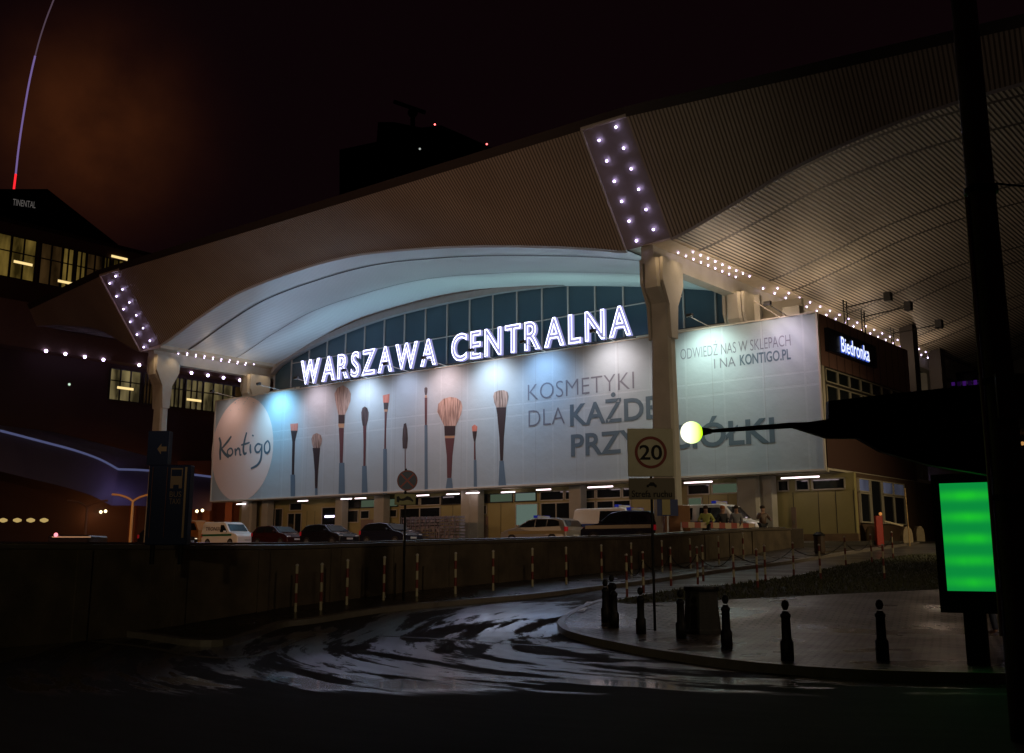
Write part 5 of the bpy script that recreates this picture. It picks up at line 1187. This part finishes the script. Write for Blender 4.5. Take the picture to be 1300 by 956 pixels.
for p in (u0_, u1_): obj('leg', MB().box(p.x-.05, p.x+.05, p.y+.05, p.y+.12, plat(p.x, p.y)-.05, zt_), m_galv, bk)
# cabinet at the wall end, brown bin, stone blocks, red barrier machine
wend = WA+WD*(SE+.3)
cab = tag(centre(obj('cabinet', MB().box(wend.x-.35, wend.x+.45, wend.y-.25, wend.y+.35, rz(wend.y)-.1, 3.06), mat('rusty cabinet', (.05, .035, .022), .7, noise=.5, nscale=6), bev=.03)), 'low rusty cabinet closing the end of the wall', 'cabinet')
pb2 = g(1041, 703, .11)
bb = thing('waste_bin', 'small brown waste bin behind the verge chain', 'bin', tuple(pb2))
obj('bin_body', MB().lathe([(.22, 0), (.25, .1), (.25, .8)], 12, tuple(pb2)), mat('brown bin', (.05, .028, .016), .6), bb); obj('lid', MB().lathe([(.28, .8), (.28, .86), (.1, .98)], 12, tuple(pb2)), m_black, bb)
def stone(px0, px1, py, h, lb, d):
    a = pd(px0, py, d); b_ = pd(px1, py, d); w = (b_.x-a.x)/2; c = Vector(((a.x+b_.x)/2, d, max(rz(d), 2.3)))
    pr = [(-w, 0), (-w, h*.55), (-w*.8, h*.82), (-w*.35, h), (w*.35, h), (w*.8, h*.82), (w, h*.55), (w, 0)]
    return tag(centre(obj('stone_block', MB().prism(pr, 0, .5, lambda x, z, y: (c.x+x, c.y+y, c.z+z)), mat('pale stone block', (.36, .29, .19), .8, noise=.3) if 'pale stone block' not in bpy.data.materials else bpy.data.materials['pale stone block'], bev=.05)), lb, 'stone block', 'round topped stone blocks at the road end')
stone(1103, 1113, 690, .95, 'stone block just left of the red barrier machine', 56)
stone(1147, 1160, 688, .95, 'stone block at the foot of the thin pole', 57)
stone(1164, 1175, 686, .95, 'stone block farthest right, beyond the thin pole', 59)
bm_ = pd(1117, 690, 55.5); bm_.z = 2.25
gate = thing('lifting_barrier', 'red barrier machine with a pale boom by the stone blocks', 'barrier', tuple(bm_))
obj('housing', MB().box(bm_.x-.18, bm_.x+.18, bm_.y-.15, bm_.y+.15, 2.2, 3.75), mat('barrier housing red', (.38, .03, .02), .5), gate, bev=.03)
obj('lamp', MB().ball((bm_.x+.1, bm_.y-.1, 3.85), .09), mat('amber lamp', (.5, .2, .05), .4, emit=(1, .4, .1), es=.4), gate)
obj('boom', MB().bar((bm_.x+.3, bm_.y, 3.48), (bm_.x+1.35, bm_.y+.3, 3.25), .05, 8), mat('boom paint', (.6, .52, .36), .5), gate)
tp_ = pd(1155, 690, 56); tag(centre(obj('thin_pole', MB().bar((tp_.x, 56, 2.2), (tp_.x-.05, 56, 5.2), .03), mat('pale pole', (.5, .34, .16), .5))), 'thin pale pole rising between stone blocks before the building corner', 'pole')
# blue parking sign at the foot of the pylon, brown box beside
ps = pd(848, 660, 49.5)
bs = thing('info_sign', 'blue sign with a yellow bar at the foot of the front pylon', 'sign', (ps.x, ps.y, 2.2))
T = SG(Vector((ps.x, ps.y, 0))); zt_ = pd(848, 634, 49.5).z; zb_ = pd(848, 655, 49.5).z
obj('sign_plate', MB().box(-.48, .48, 0, .06, zb_, zt_, T), mat('info blue', (.012, .03, .13), .5), bs); obj('yellow_bar', MB().box(-.25, .12, -.02, -.004, zb_+.05, zt_, T), mat('faded yellow', (.32, .28, .12), .6), bs); obj('post', MB().box(-.04, .04, .02, .06, 2.1, zb_, T), m_galv, bs)
kp = pd(861, 690, 50.4); kk = tag(centre(obj('kiosk', MB().box(kp.x-.62, kp.x+.55, 50.1, 50.9, 2.1, 4.05), mat('orange brown boards', (.26, .12, .05), .7, noise=.2), bev=.03)), 'orange brown boarded box wrapped round the foot of the front pylon', 'kiosk')

# ================================================================ LEFT BACKGROUND: neighbouring office block, curved canopy, lamps
NUc = 71.0       # facade plane parallel to v
def LB(px, py): return pu(px, py, NUc)
ob = thing('office_block', 'dark office block behind the left roof tip with two lit floors', 'office building', tuple(B(NUc, 40, 2.2)))
v_a = LB(-40, 400)[0]; v_b = 190.0
m_ob = mat('dark office cladding', (.045, .022, .018), .8, noise=.3, nscale=.2)
def LBz(px, py): return LB(px, py)[1]
print('office', LB(0, 350), LB(180, 375), LB(0, 295), LB(145, 470), LB(345, 500), LB(52, 457), LB(300, 493))
zl0, zl1 = LBz(0, 350), LBz(0, 296); zw1 = LBz(145, 468); zw0 = LBz(145, 508)
obj('wall', MB().box(NUc, NUc+20, v_a-30, v_b, 2, zl1+1.2, B), m_ob, ob)
obj('wall', MB().box(NUc+.6, NUc+20, v_a-30, v_b, zl1+1.25, zl1+1.8, B), mat('black tower cladding', (.008, .004, .005), .9), ob)
m_w1 = winmat('lit office window', (.50, .33, .07), .26); m_w2 = winmat('lit lower window', (.46, .36, .16), .36); m_w3 = winmat('dim office window', (.28, .15, .05), .10); m_cl = emis('office ceiling lamp', (1, .72, .3), 1.1, False)
def owin(px0, px1, z0, z1, m_, lampz=None, mull=1):
    a, b_ = LB(px0, 400)[0], LB(px1, 400)[0]
    w = obj('window', MB().box(NUc-.03, NUc-.005, a, b_, z0, z1, B), m_, ob); fr = MB()
    for k in range(mull+2): x = a+(b_-a)*k/(mull+1); fr.box(NUc-.15, NUc-.035, x-.07, x+.07, z0, z1, B)
    for z in (z0, z0+(z1-z0)*.62, z1): fr.box(NUc-.14, NUc-.035, a, b_, z-.05, z+.05, B)
    obj('window_frame', fr, m_dframe, w)
    if lampz is not None: x = a+(b_-a)*.5; obj('ceiling_lamp', MB().box(NUc-.2, NUc-.16, x-.9, x+.9, lampz-.12, lampz+.12, B), m_cl, w)
for px0, px1, m_, lz in ((-30, 5, m_w1, None), (6, 38, m_w1, zl0+1.6), (44, 72, m_w3, None), (73, 87, m_w1, zl0+.6), (91, 103, m_w1, None), (104, 125, m_w3, None), (126, 134, m_w1, None), (138, 152, m_w1, zl0+4.3), (153, 176, m_w1, None)):
    owin(px0, px1, zl0, zl1, m_, lz, 1)
for px0, px1, m_, lz in ((145, 184, m_w2, zw0+1.3), (188, 200, m_w3, None), (222, 238, m_w2, None), (241, 262, m_w2, zw0+1.0), (263, 300, m_w2, None), (302, 330, m_w3, None)):
    owin(px0, px1, zw0, zw1, m_, lz, 2)
# projecting eaves with its row of lamps
ze = LBz(145, 466)
obj('eaves', MB().box(NUc-1.6, NUc, v_a-30, v_b, ze+.3, ze+4.6, B), mat('eaves fascia', (.13, .085, .065), .8, noise=.2), ob)
for k, px in enumerate((56, 81, 106, 130, 176, 199, 221, 243, 264, 284, 305, 325)):
    v_ = pu(px, 470, NUc-1.65)[0]; obj('light_bulb', MB().ball(B(NUc-1.7, v_, ze+.25), .16, 8, 4), m_bulb, ob)
obj('light_bulb', MB().ball(B(NUc-1.7, pu(88, 488, NUc-1.7)[0], pu(88, 488, NUc-1.7)[1]), .13, 8, 4), emis('faint lamp', (.6, .8, .6), 1, False), ob)
# lettered sign on a tower higher up the left
tw = thing('hotel_tower', 'black tower beyond the left edge carrying pale letters and a red and violet light line', 'tower', tuple(pd(-60, 700, 210)))
tx = pd(-70, 400, 210); tx1 = pd(46, 400, 210)
obj('tower_wall', MB().box(tx.x-30, tx1.x, 210, 250, 2, pd(30, 240, 210).z, None), mat('tower black', (.003, .002, .003), .9), tw)
def hT(x, z): return Vector((x, 209.7, z-(x-pd(18, 250, 210).x)*.14))
obj('lettering', text_on('TINENTAL', pd(18, 250, 210).x, pd(47, 250, 210).x, pd(18, 261, 210).z, pd(18, 253, 210).z, hT, cap=CAPH), emis('dim hotel letters', (.5, .45, .42), .18, False), tw)
pts = [pd(x, y, 214) for x, y in ((15, 266), (17, 245), (20, 221))]; obj('light_line', MB().tube(pts, .22, 6), emis('red light line', (1, .02, .03), 1.3, False), tw)
pts = resample([pd(x, y, 214) for x, y in ((20, 221), (24, 185), (30, 145), (38, 100), (48, 58), (58, 26), (68, 0), (76, -22))], 3)
k = int(len(pts)*.5)
obj('light_line', MB().tube(pts[:k+1], .20, 6), emis('violet light line', (.42, .28, .75), .38, False), tw); obj('light_line', MB().tube(pts[k:], .15, 6), emis('faint light line', (.55, .35, .5), .14, False), tw)
# black skyscraper with crane behind the roof
sk = thing('skyscraper', 'black unlit skyscraper rising behind the middle of the roof', 'skyscraper', tuple(pd(520, 700, 260)))
D_ = 260
def skx(px, py): q = pd(px, py, D_); return q.x, q.z
sp = [skx(431, 300), skx(431, 190), skx(478, 180), skx(480, 155), skx(500, 155), skx(535, 162), skx(560, 159), skx(590, 172), skx(630, 190), skx(640, 200), skx(700, 300)]
m_void = mat('unlit tower', (.0012, .0010, .0012), 1.0, spec=0)
obj('tower_body', MB().prism(sp, D_, D_+30, lambda x, z, y: (x, y, z)), m_void, sk)
m_beacon = emis('red beacon', (1, .12, .12), 5, False)
for px, py in ((552, 158), (618, 183)): q = pd(px, py, D_-1); obj('beacon', MB().ball(q, .24), m_beacon, sk)
q = pd(533, 189, D_-1); obj('window', MB().ball(q, .28), emis('lone lamp', (.5, .55, .5), .8, False), sk)
crn = thing('crane', 'black tower crane on top of the skyscraper', 'crane', tuple(pd(524, 160, D_+5)))
obj('mast', MB().bar(pd(524, 172, D_+5), pd(524, 138, D_+5), .8, 4), m_void, crn); obj('jib', MB().bar(pd(500, 129, D_+5), pd(540, 143, D_+5), .6, 4), m_void, crn); obj('cab', MB().ball(pd(524, 143, D_+5), 1.4), m_void, crn)
# curved canopy with blue lit edge, lower left
cn = thing('curved_canopy', 'swooping canopy roof with a blue lit edge at the lower left', 'canopy', tuple(pd(120, 690, 98)))
edge = resample([pd(x, y, d) for x, y, d in ((-60, 533, 88), (0, 547, 90), (50, 560, 92), (95, 572, 94), (126, 583, 96), (150, 596, 98))], 4)
edge2 = resample([pd(x, y, d) for x, y, d in ((150, 596, 98), (180, 597, 100), (230, 601, 103), (272, 606, 106))], 4)
m_bl = emis('blue edge glow', (.26, .29, .62), .24); m_can = mat('canopy sheet', (.10, .085, .11), .6, noise=.2, nscale=.3)
for e_ in (edge, edge2):
    obj('lit_edge', MB().tube(e_, .12, 6), m_bl, cn)
    n = len(e_); obj('canopy_skin', MB().add([p for p in e_]+[p+Vector((.6, -2.6, -3.4)) for p in e_]+[p+Vector((3, 12, .4)) for p in e_], [(i, i+1, n+i+1, n+i) for i in range(n-1)]+[(i, i+1, 2*n+i+1, 2*n+i) for i in range(n-1)]), m_can, cn, smooth_=True)
cw = obj('canopy_wall', MB().box(pd(-80, 650, 112).x, pd(335, 650, 112).x, 112, 113, 2, pd(100, 585, 112).z, None), mat('brown brick arcade', (.09, .032, .018), .8, noise=.4, nscale=.5), cn)
for px, py in ((128, 650), (134, 649)): obj('wall_lamp', MB().ball(pd(px, py, 105), .16), emis('warm wall lamp', (1, .78, .45), 3, False) if px == 128 else bpy.data.materials['warm wall lamp'], cn)
for k, px in enumerate((4, 22, 39, 56)): obj('wall_lamp', MB().lathe([(.05, -.12), (.22, -.05), (.22, .05), (.05, .12)], 10, tuple(pd(px, 660.5, 60))), emis('amber bay lamp', (1.0, .7, .25), .45, False) if k == 0 else bpy.data.materials['amber bay lamp'], cn)
for px, py in ((250, 649), (257, 648), (330, 668)): obj('wall_lamp', MB().ball(pd(px, py, 100), .15), bpy.data.materials['warm wall lamp'], cn)
for (px, e_) in ((120, 25), (160, 110), (300, 260), (260, 160)):
    q = pd(px, 655, 104); lamp('POINT', q, None, e_, (1.0, .38, .12), .3, parent=cn)
for px in (165, 215, 262): lamp('POINT', pd(px, 612, 96), None, 45, (.42, .36, 1.0), .4, parent=cn)  # unseen violet lamps added to brighten the canopy skin
# small pillars and lit shopfronts in that arcade
for px in (150, 168, 246, 262, 290, 318): obj('arcade_pillar', MB().box(pd(px, 650, 108).x-.35, pd(px, 650, 108).x+.35, 108, 108.7, 2, 8.0), bpy.data.materials['brown brick arcade'], cn)
obj('shopfront', MB().box(pd(240, 660, 111).x, pd(262, 660, 111).x, 110.8, 110.9, 2.4, 5.2), emis('orange shopfront', (1.0, .40, .10), .10, False), cn)
obj('shopfront', MB().box(pd(172, 660, 111).x, pd(180, 660, 111).x, 110.8, 110.9, 3.6, 6.2), emis('pale shopfront', (1.0, .70, .5), .30, False), cn)
# twin-armed forecourt lamps
def ylamp(px, d, h, m_, lb):
    p = pd(px, 690, d); p.z = 2.3; t = thing('forecourt_lamp', lb, 'street lamp', tuple(p), group='twin armed forecourt lamps')
    obj('mast', MB().bar(p, p+Vector((0, 0, h)), .10, 10, .08), m_, t)
    for s_ in (-1, 1):
        pts = [p+Vector((0, 0, h)), p+Vector((s_*.35, 0, h+.22)), p+Vector((s_*.9, 0, h+.40)), p+Vector((s_*1.4, 0, h+.44))]
        obj('arm', MB().tube(resample(pts, 3), .07, 6), m_, t)
m_lmp = mat('orange lit mast', (.45, .26, .09), .5, emit=(1, .42, .06), es=.05)
ylamp(165, 70, 2.9, mat('mast in orange light', (.55, .33, .13), .5), 'orange lit mast with two curved arms left of the bus and taxi sign')  # ochre colour carries the orange light on this mast
ylamp(107, 74, 2.7, mat('mast in dim light', (.12, .06, .035), .6), 'dim mast with two curved arms farthest left')  # darker colour for the mast that gets little light
q = pd(158, 655, 68); lamp('SPOT', Vector((q.x-2, 64, 8.5)), Vector((q.x, 70, 5)), 420, (1.0, .50, .14), .3, 80, .8, parent=cn)
# red tail lamps / streak on the wall far left = parked bus roof edge
bus_ = thing('parked_coach', 'low dark coach at far left showing one red and white lamp', 'coach', tuple(pd(90, 700, 46)))
q0 = pd(60, 690, 46); q1 = pd(112, 690, 46)
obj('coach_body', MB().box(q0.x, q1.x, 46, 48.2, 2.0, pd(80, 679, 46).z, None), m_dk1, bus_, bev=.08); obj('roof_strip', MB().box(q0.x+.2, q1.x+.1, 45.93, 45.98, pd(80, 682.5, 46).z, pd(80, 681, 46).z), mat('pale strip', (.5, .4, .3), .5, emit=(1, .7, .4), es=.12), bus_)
obj('marker_lamp', MB().ball(pd(71, 679, 45.9), .09), emis('pink marker', (1, .25, .3), 2.0, False), bus_)
# right background behind the podium: dark block with violet lights
rb = thing('far_block', 'dark block far right under the roof wing with violet lights', 'building', tuple(pd(1240, 690, 130)))
q0, q1 = pd(1196, 430, 130), pd(1420, 430, 130)
obj('wall', MB().box(q0.x, q1.x, 130, 140, 2, pd(1240, 415, 130).z), mat('dark violet cladding', (.02, .008, .03), .8), rb)
m_vio = emis('violet window', (.20, .03, .55), .14, False)
for k in range(9): a = pd(1204+k*7, 440, 129.8); obj('window', MB().box(a.x, a.x+.35, 129.6, 129.8, pd(1240, 490, 130).z, pd(1240, 440+(k % 3)*6, 130).z), m_vio if k % 2 == 0 else emis('violet dim', (.1, .01, .25), .06, False) if k == 1 else bpy.data.materials['violet dim'], rb)
for px, py in ((1225, 468), (1233, 472), (1224, 476), (1232, 480), (1241, 474), (1254, 486)): obj('lamp', MB().ball(pd(px, py, 129), .17), m_bulb, rb)
# dark block right, ground level behind the light box, with shop lights
rg = thing('dark_arcade', 'unlit arcade right of the building corner with scattered white shop lights', 'building', tuple(pd(1230, 690, 75)))
obj('wall', MB().box(pd(1166, 600, 75).x, pd(1420, 600, 75).x, 75, 80, 2, 10.5), m_dark, rg)
obj('ceiling_lamp', MB().box(pd(1214, 572, 74.5).x, pd(1231, 572, 74.5).x, 74.3, 74.6, pd(1220, 574, 74.5).z, pd(1220, 570, 74.5).z), emis('amber strip', (1, .55, .2), 1.6, False), rg)
for px in (1286, 1292, 1298): obj('ceiling_lamp', MB().ball(pd(px, 563, 74.3), .14), emis('amber dots', (1, .5, .15), .45, False) if px == 1286 else bpy.data.materials['amber dots'], rg)
random.seed(4)
for px, py in ((1174, 615), (1182, 616), (1173, 622), (1184, 623), (1178, 626), (1183, 640), (1182, 650), (1184, 656)): obj('shop_lamp', MB().ball(pd(px, py, 74.3), .12), m_bulb, rg)
obj('roof_slab', MB().box(pd(1150, 600, 70).x, pd(1420, 600, 70).x, 70, 80, 10.0, 10.6), m_dark, rg)
# green plate on the big pole
obj('worn_plate', MB().box(xb-.16, xb+.40, DP-.30, DP-.26, pd(1280, 535, DP).z, pd(1280, 480, DP).z), mat('faded plate', (.10, .075, .05), .6, noise=.4, nscale=8), gp)

# ================================================================ UNSEEN LAMPS on made-up posts, added outside the frame to light the fronts
def add_lamp(loc, h, tgt, W, col, ang, lb, size=.25):
    t = thing('unseen_lamp', lb, 'street lamp', loc, group='unseen lamps added to light the fronts')
    p = Vector(loc); obj('mast', MB().bar(p, p+Vector((0, 0, h)), .09, 10, .06), m_galv, t)
    d = (Vector(tgt)-p); d.z = 0; d.normalize()
    obj('arm', MB().bar(p+Vector((0, 0, h)), p+Vector((0, 0, h))+d*1.2, .05, 8), m_galv, t)
    c = p+Vector((0, 0, h))+d*1.5; obj('lamp_head', MB().box(c.x-.25, c.x+.25, c.y-.25, c.y+.25, c.z-.02, c.z+.14), m_fx, t)
    lamp('SPOT', c-Vector((0, 0, .12)), tgt, W, col, size, ang, .9, parent=t)
add_lamp((-24, 28, 1.9), 9, B(34, 0, 15), 9000, (1.0, .46, .26), 120, 'unseen street lamp far left outside the picture lighting the roof edge')
add_lamp((17, 10, .1), 9, Vector((3, 38, 2)), 2100, (1.0, .74, .48), 75, 'unseen lamp added on the right to light wall and posts')
add_lamp((19, 8, .1), 9, B(-9, -3, 20), 1300, (1.0, .78, .56), 62, 'unseen fill lamp added right of the viewpoint for the dark wing of the roof')
add_lamp((-6, -12, 0), 9, B(12, 0, 17), 12500, (1.0, .80, .56), 38, 'unseen lamp added behind the viewpoint to light the pylon and roof edge')
add_lamp((27, 42, 1.2), 9, Vector((15, 54, 3)), 3800, (1.0, .76, .42), 85, 'unseen street lamp beside the verge outside the picture lighting the ground floor')
add_lamp((-26, 46, 2.1), 8, B(30, 8, 4), 3200, (1.0, .62, .34), 100, 'unseen lamp added on the forecourt to light the cars')
add_lamp((-9, -6, 0), 6, Vector((-2.8, 24, 3.6)), 1500, (1.0, .84, .50), 48, 'unseen lamp added behind the left of the viewpoint to light the signs')
